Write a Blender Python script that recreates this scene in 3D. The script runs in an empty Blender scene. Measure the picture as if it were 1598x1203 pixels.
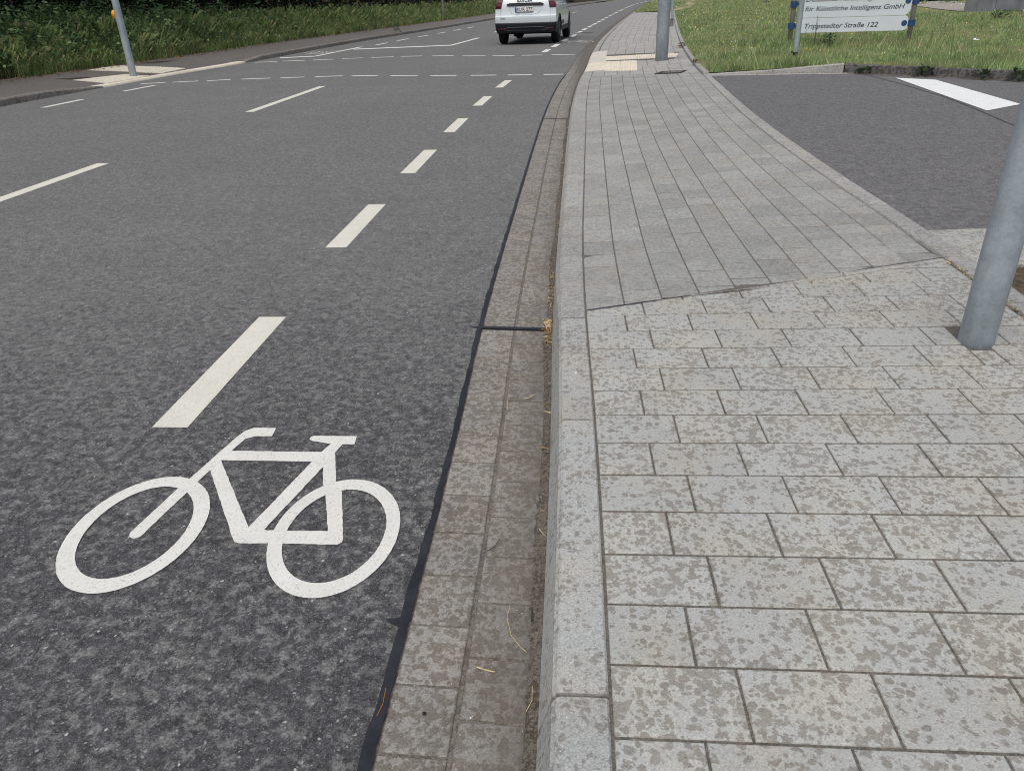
import bpy, bmesh, math, random
import numpy as np
from mathutils import Vector, Matrix
random.seed(7); RNG = np.random.default_rng(11)
R = math.radians
scene = bpy.context.scene
COL = scene.collection

# ------------------------------------------------------------------ helpers
class MB:
    def __init__(s): s.v = []; s.f = []; s.m = []
    def quad(s, a, b, c, d, m=0):
        i = len(s.v); s.v += [tuple(a), tuple(b), tuple(c), tuple(d)]; s.f.append((i, i+1, i+2, i+3)); s.m.append(m)
    def poly(s, pts, m=0):
        i = len(s.v); s.v += [tuple(p) for p in pts]; s.f.append(tuple(range(i, i+len(pts)))); s.m.append(m)
    def grid(s, rows, m=0, mf=None):
        i = len(s.v); n = len(rows[0])
        for r in rows: s.v += [tuple(p) for p in r]
        for a in range(len(rows)-1):
            for b in range(n-1):
                s.f.append((i+a*n+b, i+a*n+b+1, i+(a+1)*n+b+1, i+(a+1)*n+b)); s.m.append(mf(a, b) if mf else m)
    def box(s, c, d, m=0, rz=0.0, bev=0.0):
        x, y, z = d[0]/2, d[1]/2, d[2]/2
        cz, sz = math.cos(rz), math.sin(rz)
        def T(p): return (c[0]+p[0]*cz-p[1]*sz, c[1]+p[0]*sz+p[1]*cz, c[2]+p[2])
        i = len(s.v)
        if bev <= 0:
            s.v += [T(p) for p in [(-x,-y,-z),(x,-y,-z),(x,y,-z),(-x,y,-z),(-x,-y,z),(x,-y,z),(x,y,z),(-x,y,z)]]
            for f in [(0,3,2,1),(4,5,6,7),(0,1,5,4),(1,2,6,5),(2,3,7,6),(3,0,4,7)]:
                s.f.append(tuple(i+k for k in f)); s.m.append(m)
        else:
            b = bev; lay = [(-z, b), (-z+b, 0), (z-b, 0), (z, b)]
            for zz, ins in lay:
                xx, yy = x-ins, y-ins; k = b*0.3 if ins else b
                s.v += [T(p) for p in [(-xx+k,-yy,zz),(xx-k,-yy,zz),(xx,-yy+k,zz),(xx,yy-k,zz),(xx-k,yy,zz),(-xx+k,yy,zz),(-xx,yy-k,zz),(-xx,-yy+k,zz)]]
            for l in range(3):
                for k in range(8):
                    s.f.append((i+l*8+k, i+l*8+(k+1)%8, i+l*8+8+(k+1)%8, i+l*8+8+k)); s.m.append(m)
            s.f.append(tuple(i+k for k in range(7,-1,-1))); s.m.append(m)
            s.f.append(tuple(i+24+k for k in range(8))); s.m.append(m)
    def tube(s, p0, p1, r0, r1=None, n=24, m=0, caps=True, segs=1):
        r1 = r0 if r1 is None else r1
        p0, p1 = Vector(p0), Vector(p1); d = (p1-p0).normalized()
        a = d.orthogonal().normalized(); b = d.cross(a)
        i = len(s.v)
        for q in range(segs+1):
            t = q/segs; c = p0.lerp(p1, t); r = r0+(r1-r0)*t
            for k in range(n):
                w = 2*math.pi*k/n; s.v.append(tuple(c+(a*math.cos(w)+b*math.sin(w))*r))
        for q in range(segs):
            for k in range(n):
                s.f.append((i+q*n+k, i+q*n+(k+1)%n, i+(q+1)*n+(k+1)%n, i+(q+1)*n+k)); s.m.append(m)
        if caps:
            s.f.append(tuple(i+k for k in range(n-1,-1,-1))); s.m.append(m)
            s.f.append(tuple(i+segs*n+k for k in range(n))); s.m.append(m)
    def lathe(s, prof, n=32, axis='z', c=(0,0,0), m=0, closed=False):
        i = len(s.v); L = len(prof)
        for r, h in prof:
            for k in range(n):
                w = 2*math.pi*k/n
                p = (r*math.cos(w), r*math.sin(w), h) if axis == 'z' else (h, r*math.cos(w), r*math.sin(w))
                s.v.append((c[0]+p[0], c[1]+p[1], c[2]+p[2]))
        for a in range(L if closed else L-1):
            a2 = (a+1) % L
            for k in range(n):
                s.f.append((i+a*n+k, i+a*n+(k+1)%n, i+a2*n+(k+1)%n, i+a2*n+k)); s.m.append(m)
    def prism(s, pts, z0, z1, m=0):
        n = len(pts); i = len(s.v)
        s.v += [(p[0], p[1], z0) for p in pts]+[(p[0], p[1], z1) for p in pts]
        s.f.append(tuple(i+k for k in range(n-1,-1,-1))); s.m.append(m)
        s.f.append(tuple(i+n+k for k in range(n))); s.m.append(m)
        for k in range(n):
            s.f.append((i+k, i+(k+1)%n, i+n+(k+1)%n, i+n+k)); s.m.append(m)
    def build(s, name, mats, parent=None, smooth=False, fixn=False):
        me = bpy.data.meshes.new(name); me.from_pydata(s.v, [], s.f)
        if not isinstance(mats, (list, tuple)): mats = [mats]
        for q in mats: me.materials.append(q)
        me.polygons.foreach_set('material_index', s.m)
        if smooth: me.polygons.foreach_set('use_smooth', [True]*len(s.f))
        if fixn:
            bm = bmesh.new(); bm.from_mesh(me); bmesh.ops.recalc_face_normals(bm, faces=bm.faces); bm.to_mesh(me); bm.free()
        me.update()
        o = bpy.data.objects.new(name, me); COL.objects.link(o)
        if parent: o.parent = parent
        return o
def np_mesh(name, verts, nper, mat, parent=None):
    """verts (N*nper,3): N islands of nper verts each -> one face per island"""
    n = len(verts)//nper
    me = bpy.data.meshes.new(name)
    me.vertices.add(len(verts)); me.vertices.foreach_set('co', np.ascontiguousarray(verts, np.float32).ravel())
    me.loops.add(len(verts)); me.loops.foreach_set('vertex_index', np.arange(len(verts), dtype=np.int32))
    me.polygons.add(n)
    me.polygons.foreach_set('loop_start', np.arange(0, len(verts), nper, dtype=np.int32))
    me.polygons.foreach_set('loop_total', np.full(n, nper, np.int32))
    me.materials.append(mat); me.update(calc_edges=True); me.validate()
    o = bpy.data.objects.new(name, me); COL.objects.link(o)
    if parent: o.parent = parent
    return o
def tag(o, label=None, cat=None, group=None, kind=None):
    if label: o['label'] = label
    if cat: o['category'] = cat
    if group: o['group'] = group
    if kind: o['kind'] = kind
    return o
def empty(name, loc, rz=0.0):
    o = bpy.data.objects.new(name, None); COL.objects.link(o); o.location = loc; o.rotation_euler = (0, 0, rz)
    o.empty_display_size = 0.1
    return o
def copy_tree(o, parent=None):
    c = o.copy(); COL.objects.link(c); c.parent = parent
    for ch in [q for q in bpy.data.objects if q.parent == o]: copy_tree(ch, c)
    return c
def text_mesh(name, body, mat, parent, size, extrude=0.001, shear=0.0, width=None, loc=(0,0,0), rot=(R(90),0,0), align='LEFT', bold=0.0):
    cu = bpy.data.curves.new(name+'_src', 'FONT'); cu.body = body; cu.size = size; cu.extrude = extrude; cu.shear = shear
    cu.align_x = align; cu.offset = bold; cu.resolution_u = 3
    t = bpy.data.objects.new(name+'_src', cu); COL.objects.link(t)
    bpy.context.view_layer.update()
    dg = bpy.context.evaluated_depsgraph_get()
    me = bpy.data.meshes.new_from_object(t.evaluated_get(dg)); me.name = name
    bpy.data.objects.remove(t); bpy.data.curves.remove(cu)
    if width:
        xs = [v.co.x for v in me.vertices]; k = width/(max(xs)-min(xs))
        for v in me.vertices: v.co.x *= k
    me.materials.clear(); me.materials.append(mat)
    o = bpy.data.objects.new(name, me); COL.objects.link(o); o.parent = parent
    o.location = loc; o.rotation_euler = rot
    return o
def interp(pts):
    xs = np.array([p[0] for p in pts], float); ys = np.array([p[1] for p in pts], float)
    d = np.diff(ys)/np.diff(xs); t = np.concatenate([[d[0]], (d[1:]+d[:-1])/2, [d[-1]]])
    for i in range(1, len(xs)-1):
        if d[i-1]*d[i] <= 0: t[i] = 0
    def f(x):
        x = np.asarray(x, float); i = np.clip(np.searchsorted(xs, x)-1, 0, len(xs)-2)
        h = xs[i+1]-xs[i]; u = np.clip((x-xs[i])/h, -2, 3)
        r = (2*u**3-3*u**2+1)*ys[i]+(u**3-2*u**2+u)*h*t[i]+(-2*u**3+3*u**2)*ys[i+1]+(u**3-u**2)*h*t[i+1]
        r = np.where(x < xs[0], ys[0]+t[0]*(x-xs[0]), np.where(x > xs[-1], ys[-1]+t[-1]*(x-xs[-1]), r))
        return float(r) if r.ndim == 0 else r
    return f
def lin(pts):
    xs = [p[0] for p in pts]; ys = [p[1] for p in pts]
    return lambda x: float(np.interp(x, xs, ys))

# ------------------------------------------------------------------ material helpers
class Mat:
    def __init__(s, name, rough=0.8, spec=0.3):
        s.m = bpy.data.materials.new(name); s.m.use_nodes = True; s.nt = s.m.node_tree
        s.b = s.nt.nodes['Principled BSDF']; s.b.inputs['Roughness'].default_value = rough
        s.b.inputs['Specular IOR Level'].default_value = spec
        s.tc = None
    def n(s, t, ins=None, **kw):
        q = s.nt.nodes.new('ShaderNode'+t)
        for k, v in kw.items(): setattr(q, k, v)
        for k, v in (ins or {}).items(): s.put(q.inputs[k], v)
        return q
    def put(s, sock, v):
        if isinstance(v, bpy.types.NodeSocket): s.nt.links.new(v, sock)
        elif isinstance(v, bpy.types.Node): s.nt.links.new(v.outputs[0], sock)
        elif isinstance(v, (tuple, list)) and len(v) == 3 and sock.type == 'RGBA': sock.default_value = (*v, 1)
        else: sock.default_value = v
    def co(s):
        if not s.tc: s.tc = s.n('TexCoord')
        return s.tc.outputs['Object']
    def noise(s, scale, detail=2, rough=0.5, vec=None, dist=0.0):
        q = s.n('TexNoise', {'Vector': vec or s.co(), 'Scale': scale, 'Detail': detail, 'Roughness': rough, 'Distortion': dist}); return q.outputs['Fac']
    def vor(s, scale, vec=None, rnd=1.0, feature='F1'):
        q = s.n('TexVoronoi', {'Vector': vec or s.co(), 'Scale': scale, 'Randomness': rnd}, feature=feature); return q
    def math(s, op, a, b=None, c=None, clamp=False):
        q = s.n('Math', operation=op, use_clamp=clamp); s.put(q.inputs[0], a)
        if b is not None: s.put(q.inputs[1], b)
        if c is not None: s.put(q.inputs[2], c)
        return q.outputs[0]
    def mr(s, v, a, b, c=0.0, d=1.0, smooth=False):
        q = s.n('MapRange', {0: v, 1: a, 2: b, 3: c, 4: d}); q.clamp = True
        if smooth: q.interpolation_type = 'SMOOTHSTEP'
        return q.outputs[0]
    def mix(s, f, a, b, mode='MIX'):
        q = s.n('Mix', data_type='RGBA', blend_type=mode, clamp_factor=True)
        s.put(q.inputs[0], f); s.put(q.inputs[6], a); s.put(q.inputs[7], b); return q.outputs[2]
    def ramp(s, f, stops):
        q = s.n('ValToRGB', {'Fac': f}); el = q.color_ramp.elements
        while len(el) < len(stops): el.new(0.5)
        for e, (p, c) in zip(el, stops): e.position = p; e.color = (*c, 1) if len(c) == 3 else c
        return q.outputs[0]
    def xyz(s): 
        q = s.n('SeparateXYZ', {0: s.co()}); return q.outputs
    def mul(s, col, f):
        q = s.n('VectorMath', operation='SCALE'); s.put(q.inputs[0], col); s.put(q.inputs['Scale'], f); return q.outputs[0]
    def island(s): return s.n('NewGeometry').outputs['Random Per Island']
    def warp(s, scale, amt):
        q = s.n('TexNoise', {'Vector': s.co(), 'Scale': scale, 'Detail': 2.0})
        a = s.n('VectorMath', operation='SUBTRACT'); s.put(a.inputs[0], q.outputs['Color']); a.inputs[1].default_value = (.5, .5, .5)
        b = s.n('VectorMath', operation='SCALE'); s.put(b.inputs[0], a.outputs[0]); b.inputs['Scale'].default_value = amt
        c = s.n('VectorMath', operation='ADD'); s.put(c.inputs[0], s.co()); s.put(c.inputs[1], b.outputs[0]); return c.outputs[0]
    def color(s, c): s.put(s.b.inputs['Base Color'], c); return s
    def bump(s, h, strength=0.3, dist=0.002):
        q = s.n('Bump', {'Height': h, 'Strength': strength, 'Distance': dist}); s.put(s.b.inputs['Normal'], q.outputs[0]); return s

def simple(name, col, rough=0.6, spec=0.4, metal=0.0, var=0.0, scale=8.0):
    m = Mat(name, rough, spec); m.b.inputs['Metallic'].default_value = metal
    if var: m.color(m.mul(m.n('RGB').outputs[0], m.mr(m.noise(scale, 4, .6), .3, .7, 1-var, 1+var)))
    if var: m.nt.nodes['RGB'].outputs[0].default_value = (*col, 1)
    else: m.color(col)
    return m.m

def asphalt(name, dark, lite, wet=0.5, chips=1.0, damp=True):
    m = Mat(name, .85, .25)
    fine = m.vor(230.0); g = m.n('SeparateColor', {0: fine.outputs['Color']}).outputs[0]
    med = m.noise(85.0, 4, .7)
    grain = m.noise(22.0, 7, .82)
    w = m.warp(14.0, .03)
    blot = m.noise(31.0, 7, .70, w)
    coarse = m.noise(10.0, 9, .92)
    big = m.noise(1.3, 3, .5)
    patch = m.noise(.22, 3, .55)
    base_l = m.mix(m.mr(big, .3, .7), lite, tuple(c*.92 for c in lite))
    if damp:
        y = m.xyz()[1]
        bias = m.math('ADD', m.math('MULTIPLY', m.math('SUBTRACT', big, .5), .16), m.mr(y, 1.3, 4.2, .035, -.10))
        v = m.math('ADD', m.math('ADD', blot, bias), m.math('MULTIPLY', m.math('SUBTRACT', grain, .5), .45))
        f = m.mr(v, wet-.065, wet+.045, 1.0, 0.0)
        soft = m.mr(y, 1.6, 6.5, 1.0, .10)
        f = m.math('SUBTRACT', 1.0, m.math('MULTIPLY', m.math('SUBTRACT', 1.0, f), soft))
        col = m.mix(f, dark, base_l)
    else:
        f = m.mr(blot, .35, .65); col = m.mix(f, tuple(c*.90 for c in lite), base_l)
    col = m.mul(col, m.mr(g, 0, 1, .66, 1.34))
    col = m.mul(col, m.mr(med, .3, .7, .84, 1.16))
    col = m.mul(col, m.mr(grain, .38, .62, .76, 1.24))
    col = m.mul(col, m.mr(coarse, .41, .59, .84, 1.16))
    wv = m.warp(80.0, .008)
    for sc_, am in ((105.0, .17), (46.0, .15)):
        vv = m.vor(sc_, wv); col = m.mul(col, m.mr(m.n('SeparateColor', {0: vv.outputs['Color']}).outputs[1], 0, 1, 1-am, 1+am))
    col = m.mul(col, m.mr(patch, .3, .7, .94, 1.06))
    sp1 = m.mr(m.noise(150.0, 3, .6, m.warp(60.0, .01)), .615, .66)
    sp2 = m.mr(m.noise(330.0, 2, .5), .62, .68)
    sp3 = m.mr(m.noise(140.0, 2, .6), .36, .31)
    col = m.mix(m.math('MULTIPLY', sp1, .55*chips), col, (.34, .335, .32))
    col = m.mix(m.math('MULTIPLY', sp2, .40*chips), col, (.36, .355, .34))
    col = m.mix(m.math('MULTIPLY', sp3, .45), col, (.03, .03, .033))
    v2 = m.vor(80.0, m.warp(50.0, .012)); r2 = m.n('SeparateColor', {0: v2.outputs['Color']}).outputs[1]
    chip = m.math('MULTIPLY', m.mr(r2, .90, .93), m.mr(v2.outputs['Distance'], .30, .2, 0, 1))
    col = m.mix(m.math('MULTIPLY', chip, .6*chips), col, (.40, .395, .38))
    v3 = m.vor(38.0, m.warp(40.0, .02)); r3 = m.n('SeparateColor', {0: v3.outputs['Color']}).outputs[2]
    chip3 = m.math('MULTIPLY', m.mr(r3, .965, .972), m.mr(v3.outputs['Distance'], .15, .09, 0, 1))
    col = m.mix(m.math('MULTIPLY', chip3, .7*chips), col, (.62, .61, .58))
    m.color(col)
    m.bump(m.math('ADD', m.math('MULTIPLY', g, .5), med), .55, .003)
    return m.m

def concrete(name, dry, wet, thr=0.0, s1=40.0, flek=0.15, isl=0.10, soft=9.0, streak=False, sparkle=0.5, dirtx=None, slabvar=0.0, tanvar=.06):
    """dry concrete with drying rain spots; higher thr = more of it still damp"""
    m = Mat(name, .88, .25)
    w = m.warp(60.0, .012)
    if streak:
        mp = m.n('Mapping', {'Vector': w, 'Scale': (.75, 1.15, 1)}); w = mp.outputs[0]
    clus = m.noise(7.0, 3, .55)
    clus2 = m.noise(26.0, 3, .6)
    cl = m.math('ADD', m.math('MULTIPLY', m.math('SUBTRACT', clus, .5), 1.1), m.math('MULTIPLY', m.math('SUBTRACT', clus2, .5), .8))
    il = m.island()
    if slabvar: cl = m.math('ADD', cl, m.math('MULTIPLY', m.math('SUBTRACT', il, .5), slabvar))
    tot = None
    for sc, a, b in ((s1, .95, .42), (s1*1.9, .9, .50)):
        v = m.vor(sc, w); rr = m.n('SeparateColor', {0: v.outputs['Color']}).outputs[0]
        t = m.math('ADD', m.math('ADD', m.math('MULTIPLY', m.math('SUBTRACT', rr, b), a), cl), thr)
        t = m.math('MINIMUM', t, .40)
        k = m.math('MULTIPLY_ADD', m.math('SUBTRACT', t, v.outputs['Distance']), soft, .5, clamp=True)
        tot = k if tot is None else m.math('MAXIMUM', tot, k)
    bl = m.math('ADD', m.noise(s1*1.15, 4, .55, w), m.math('MULTIPLY_ADD', cl, .22, m.math('MULTIPLY', thr, .16)) if False else m.math('ADD', m.math('MULTIPLY', cl, .20), .16*thr))
    tot = m.math('MAXIMUM', tot, m.mr(bl, .575, .625))
    sand = m.noise(420.0, 2, .7); g2 = m.vor(330.0); gg = m.n('SeparateColor', {0: g2.outputs['Color']}).outputs[0]
    low = m.noise(2.2, 4, .6); tan = m.noise(5.0, 3, .6)
    d2 = m.mix(m.mr(tan, .45, .75, 0, 1), dry, (dry[0]*(1+tanvar), dry[1], dry[2]*(1-tanvar*1.4)))
    w2 = m.mix(m.mr(tan, .35, .7), wet, (wet[0]*(1+tanvar*.8), wet[1]*1.0, wet[2]*(1-tanvar)))
    tf = m.math('MULTIPLY', tot, m.mr(m.noise(18.0, 2), .3, .7, .72, 1.0))
    col = m.mix(tf, d2, w2)
    col = m.mul(col, m.mr(sand, .25, .75, 1-flek, 1+flek))
    col = m.mul(col, m.mr(gg, 0, 1, 1-flek, 1+flek))
    col = m.mul(col, m.mr(low, .3, .7, .94, 1.06))
    if isl: col = m.mul(col, m.mr(il, 0, 1, 1-isl, 1+isl))
    if dirtx:
        x = m.xyz()[0]
        dd = m.mr(m.math('ADD', x, m.math('MULTIPLY', m.math('SUBTRACT', m.noise(14.0, 4, .65), .5), .10)), dirtx[0], dirtx[1], 0, 1)
        col = m.mix(m.math('MULTIPLY', dd, .72), col, (.098, .087, .074))
    v3 = m.vor(120.0); r3 = m.n('SeparateColor', {0: v3.outputs['Color']}).outputs[1]
    sp = m.math('MULTIPLY', m.mr(r3, .965, .97), m.mr(v3.outputs['Distance'], .2, .12, 0, 1))
    col = m.mix(m.math('MULTIPLY', sp, sparkle), col, (.85, .84, .8))
    dk = m.math('MULTIPLY', m.mr(r3, .05, .04), m.mr(v3.outputs['Distance'], .22, .14, 0, 1))
    col = m.mix(m.math('MULTIPLY', dk, sparkle), col, (.07, .065, .06))
    m.color(col); m.bump(m.math('ADD', sand, gg), .35, .0012)
    return m.m

# palette ------------------------------------------------------------
M_road = asphalt('road_asphalt', (.060, .060, .064), (.160, .160, .155), .50)
M_drive = asphalt('driveway_asphalt', (.07, .07, .075), (.144, .141, .141), .5, damp=False, chips=1.2)
M_lpave = asphalt('pavement_asphalt', (.09, .086, .08), (.150, .138, .126), .5, damp=False, chips=.5)
M_paverA = concrete('paver_spotted', (.396, .403, .382), (.236, .224, .200), .16, 44.0, .15, .06, 9.0, slabvar=.34)
M_paverB = concrete('paver_damp', (.338, .342, .326), (.246, .246, .232), .34, 50.0, .14, .10, 6.0, streak=True, sparkle=.25)
M_paverC = concrete('paver_dry', (.35, .345, .328), (.30, .29, .27), -.1, 40.0, .10, .09, 6.0, sparkle=.2)
M_joint = concrete('joint_sand', (.140, .128, .110), (.095, .088, .076), .1, 60.0, .3, 0, 6.0, sparkle=.3)
M_gutter = concrete('gutter_concrete', (.275, .264, .243), (.160, .144, .124), .40, 38.0, .22, .07, 5.0, dirtx=(-.28, -.08))
M_gjoint = concrete('gutter_mortar', (.17, .155, .132), (.105, .095, .083), .2, 50.0, .25, 0, 8.0)
M_kerb = concrete('kerb_concrete', (.370, .378, .366), (.232, .226, .208), .02, 46.0, .20, .06, 9.0, sparkle=.7)
M_kerbB = concrete('kerb_concrete_damp', (.36, .36, .345), (.245, .238, .222), .20, 46.0, .2, .06, 6.0, streak=True, sparkle=.5)
M_kerbold = concrete('old_kerb', (.13, .127, .124), (.055, .053, .052), .3, 14.0, .25, .1, 5.0)
M_kerbleft = concrete('left_kerb', (.22, .205, .185), (.13, .12, .108), .1, 14.0, .2, .1, 4.0)
M_cream = concrete('cream_slab', (.70, .65, .54), (.56, .51, .42), -.15, 20.0, .10, .05, 5.0, sparkle=.1)
M_creamB = concrete('cream_slab_pale', (.60, .575, .51), (.48, .46, .41), -.15, 20.0, .10, .05, 5.0, sparkle=.1)
M_soil = concrete('soil', (.12, .09, .06), (.06, .045, .03), .2, 30.0, .4, 0, 5.0)
M_gdirt = concrete('gutter_grime', (.13, .115, .095), (.06, .052, .043), .25, 70.0, .35, 0, 6.0, sparkle=.7)
M_crack = simple('sealed_crack', (.06, .06, .066), .7, .3, 0, .3, 15)
M_darkstrip = simple('dark_strip_paving', (.12, .118, .112), .85, .2, 0, .15, 20)
M_tar = Mat('bitumen_joint', .55, .45)
M_tar.color(M_tar.mul(M_tar.mix(M_tar.mr(M_tar.noise(6, 4, .6), .4, .6), (.013, .014, .020), (.024, .025, .032)), M_tar.mr(M_tar.noise(70, 3), .3, .7, .8, 1.25))).bump(M_tar.noise(60, 3), .4, .003); M_tar = M_tar.m
def paint(name, col, wear=.12, fade=0.0):
    m = Mat(name, .75, .3)
    n1 = m.noise(160.0, 3, .7); n2 = m.noise(6.0, 4, .65); n3 = m.noise(300.0, 2)
    c = m.mul(col_rgb(m, col), m.mr(n2, .3, .7, .94, 1.03))
    c = m.mul(c, m.mr(n1, .25, .75, .88, 1.08))
    spots = m.mr(n1, .30+wear*.12, .36+wear*.12, 1, 0)
    c = m.mix(m.math('MULTIPLY', spots, .6), c, (.22, .215, .205))
    smear = m.mr(m.noise(11.0, 5, .7), .67, .75)
    c = m.mix(m.math('MULTIPLY', smear, .35), c, (.30, .29, .27))
    if fade: c = m.mix(m.mr(m.noise(40.0, 4, .7), .62-fade, .70-fade), c, (.13, .128, .122))
    m.color(c); m.bump(m.math('ADD', n1, n3), .4, .0025); return m.m
def col_rgb(m, c):
    q = m.n('RGB'); q.outputs[0].default_value = (*c, 1); return q.outputs[0]
M_white = paint('road_paint_white', (.71, .705, .655), .25)
M_cpaint = paint('road_paint_cream', (.69, .67, .585), .22)
M_faded = paint('road_paint_worn', (.50, .49, .45), .3, .10)
M_bright = paint('road_paint_bright', (.80, .81, .79), .3)
def galv(name, base, sc=9.0):
    m = Mat(name, .48, .5); m.b.inputs['Metallic'].default_value = .25
    a = m.noise(sc, 5, .65, m.warp(4.0, .15)); v = m.vor(110.0); g = m.n('SeparateColor', {0: v.outputs['Color']}).outputs[0]
    c = m.mul(col_rgb(m, base), m.mr(a, .32, .68, .84, 1.14))
    c = m.mul(c, m.mr(g, 0, 1, .93, 1.07))
    sm = m.n('Mapping', {'Vector': m.co(), 'Scale': (9, 9, 1.6)}); sm = m.noise(1.0, 4, .65, sm.outputs[0])
    c = m.mul(c, m.mr(sm, .3, .7, .87, 1.13))
    s = m.math('MULTIPLY', m.mr(m.noise(34.0, 4, .7), .69, .73), .55)
    c = m.mix(s, c, (.10, .11, .13)); m.color(c)
    m.put(m.b.inputs['Roughness'], m.mr(a, .3, .7, .40, .62)); m.bump(m.noise(120, 2), .1, .001); return m.m
M_galv = galv('galvanised_steel', (.36, .41, .45))
M_galv2 = galv('galvanised_steel_dull', (.29, .325, .365), 14.0)
M_postgrey = simple('grey_painted_post', (.19, .185, .18), .55, .4, 0, .12, 10)
M_blue = simple('blue_plastic', (.024, .068, .175), .5, .4, 0, .15, 12)
M_panel = simple('sign_panel_white', (.66, .71, .76), .35, .5, 0, .03, 3)
M_letter = simple('sign_lettering', (.03, .04, .06), .5, .3)
M_yellow = simple('yellow_plastic', (.75, .33, .02), .4, .4)
M_black = simple('black_plastic', (.013, .015, .019), .5, .35, 0, .2, 20)
M_under = simple('underbody_black', (.008, .008, .009), .8, .1)
M_rubber = simple('tyre_rubber', (.012, .012, .014), .75, .25)
M_rim = simple('alloy_rim', (.10, .10, .105), .4, .5, .6)
M_glass = simple('car_glass', (.012, .016, .018), .05, .8)
M_redl = simple('tail_light_red', (.060, .005, .008), .15, .5)
M_redlite = simple('tail_light_clear', (.22, .04, .045), .15, .6)
M_redref = simple('red_reflector', (.07, .012, .012), .3, .4)
M_plate = simple('plate_white', (.78, .78, .76), .4, .4)
M_eublue = simple('plate_blue', (.02, .08, .42), .4, .4)
M_grey_badge = simple('badge_grey', (.16, .17, .17), .35, .5, .5)
M_seam = simple('seam_dark', (.10, .10, .105), .7, .2)
M_amber = simple('badge_sticker', (.5, .42, .3), .5, .4)
M_iron = simple('cast_iron', (.045, .043, .042), .7, .3, 0, .3, 40)
M_litter = simple('paper_white', (.8, .8, .78), .8, .2)
M_straw = simple('straw', (.62, .50, .26), .8, .2, 0, .2, 60)
M_needle = simple('pine_needle', (.42, .16, .04), .7, .2)
M_twig = simple('twig', (.10, .085, .07), .8, .2)
cp = Mat('car_paint_white', .28, .5); cp.color((.64, .695, .72)); cp.b.inputs['Coat Weight'].default_value = .6; cp.b.inputs['Coat Roughness'].default_value = .06; M_car = cp.m
mw = Mat('concrete_wall', .85, .25)
_c = mw.mul(col_rgb(mw, (.165, .175, .19)), mw.mr(mw.noise(1.6, 5, .65), .3, .7, .75, 1.25))
_st = mw.n('Mapping', {'Vector': mw.co(), 'Scale': (6, 6, .4)}); _c = mw.mul(_c, mw.mr(mw.noise(1.0, 4, .6, _st.outputs[0]), .3, .7, .8, 1.15))
mw.color(_c); M_wall = mw.m
M_palewall = simple('pale_render', (.55, .60, .56), .8, .2, 0, .06, 3)
M_gravel = asphalt('gravel_path', (.3, .28, .25), (.36, .33, .29), .5, damp=False, chips=1.0)

def leafmat(name, stops, trans=.25, rough=.55, patch=None):
    m = Mat(name, rough, .25)
    il = m.island(); c = m.ramp(il, stops)
    n = m.noise(2.3, 4, .65)
    c = m.mul(c, m.mr(n, .34, .66, .52, 1.42))
    if patch:
        c = m.mix(m.math('MULTIPLY', m.mr(m.noise(patch[0], 4, .6), .48, .68), patch[2]), c, patch[1])
    m.color(c)
    t = m.n('BsdfTranslucent'); m.put(t.inputs[0], m.mul(c, 1.1))
    mx = m.n('MixShader'); mx.inputs[0].default_value = trans
    m.nt.links.new(m.b.outputs[0], mx.inputs[1]); m.nt.links.new(t.outputs[0], mx.inputs[2])
    out = [q for q in m.nt.nodes if q.type == 'OUTPUT_MATERIAL'][0]
    m.nt.links.new(mx.outputs[0], out.inputs[0]); return m.m
M_lawnb = leafmat('lawn_blades', [(0, (.12, .195, .075)), (.4, (.215, .315, .115)), (.76, (.33, .43, .18)), (.92, (.46, .49, .28)), (1, (.66, .63, .45))], .3, .6, (.9, (.34, .31, .16), .6))
M_tallg = leafmat('tall_grass_blades', [(0, (.085, .14, .045)), (.4, (.165, .24, .08)), (.78, (.27, .34, .13)), (.95, (.38, .36, .19)), (1, (.40, .29, .17))], .3)
M_leaf = leafmat('undergrowth_leaves', [(0, (.04, .08, .04)), (.5, (.10, .185, .085)), (.85, (.19, .29, .12)), (1, (.30, .38, .15))], .25)
M_nettle = leafmat('nettle_leaves', [(0, (.07, .13, .055)), (.5, (.14, .235, .10)), (1, (.25, .35, .14))], .28)
M_tree = leafmat('tree_leaves', [(0, (.008, .016, .006)), (.6, (.016, .031, .010)), (1, (.028, .048, .015))], .10)  # deep shade of the wood put into the leaf colour, far below lit foliage
M_shrubl = leafmat('shrub_leaves_bright', [(0, (.05, .10, .025)), (.5, (.09, .16, .035)), (1, (.14, .22, .05))], .35)
M_thist = leafmat('weed_leaves', [(0, (.05, .085, .04)), (1, (.10, .15, .07))], .25)
M_flower = leafmat('flower_petals', [(0, (.62, .62, .5)), (.45, (.66, .64, .45)), (.6, (.75, .6, .05)), (1, (.8, .62, .04))], .1)
M_litterleaf = leafmat('leaf_litter', [(0, (.09, .055, .03)), (.6, (.19, .12, .065)), (1, (.36, .25, .14))], .05)
M_bark = simple('bark', (.06, .05, .04), .9, .1, 0, .3, 12)
ml = Mat('lawn_ground', .9, .1)
_n = ml.mix(ml.mr(ml.noise(.9, 4, .6), .4, .65), (.15, .19, .075), (.27, .245, .135))
ml.color(ml.mul(_n, ml.mr(ml.noise(35.0, 4, .75), .25, .75, .55, 1.45))).bump(ml.noise(60, 3), .6, .02); M_lawn = ml.m
mv = Mat('woodland_soil', .95, .05)
mv.color(mv.mul(mv.mix(mv.noise(3.0, 4), (.030, .024, .017), (.055, .042, .028)), mv.mr(mv.noise(50, 3), .3, .7, .7, 1.3))); M_wsoil = mv.m

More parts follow.
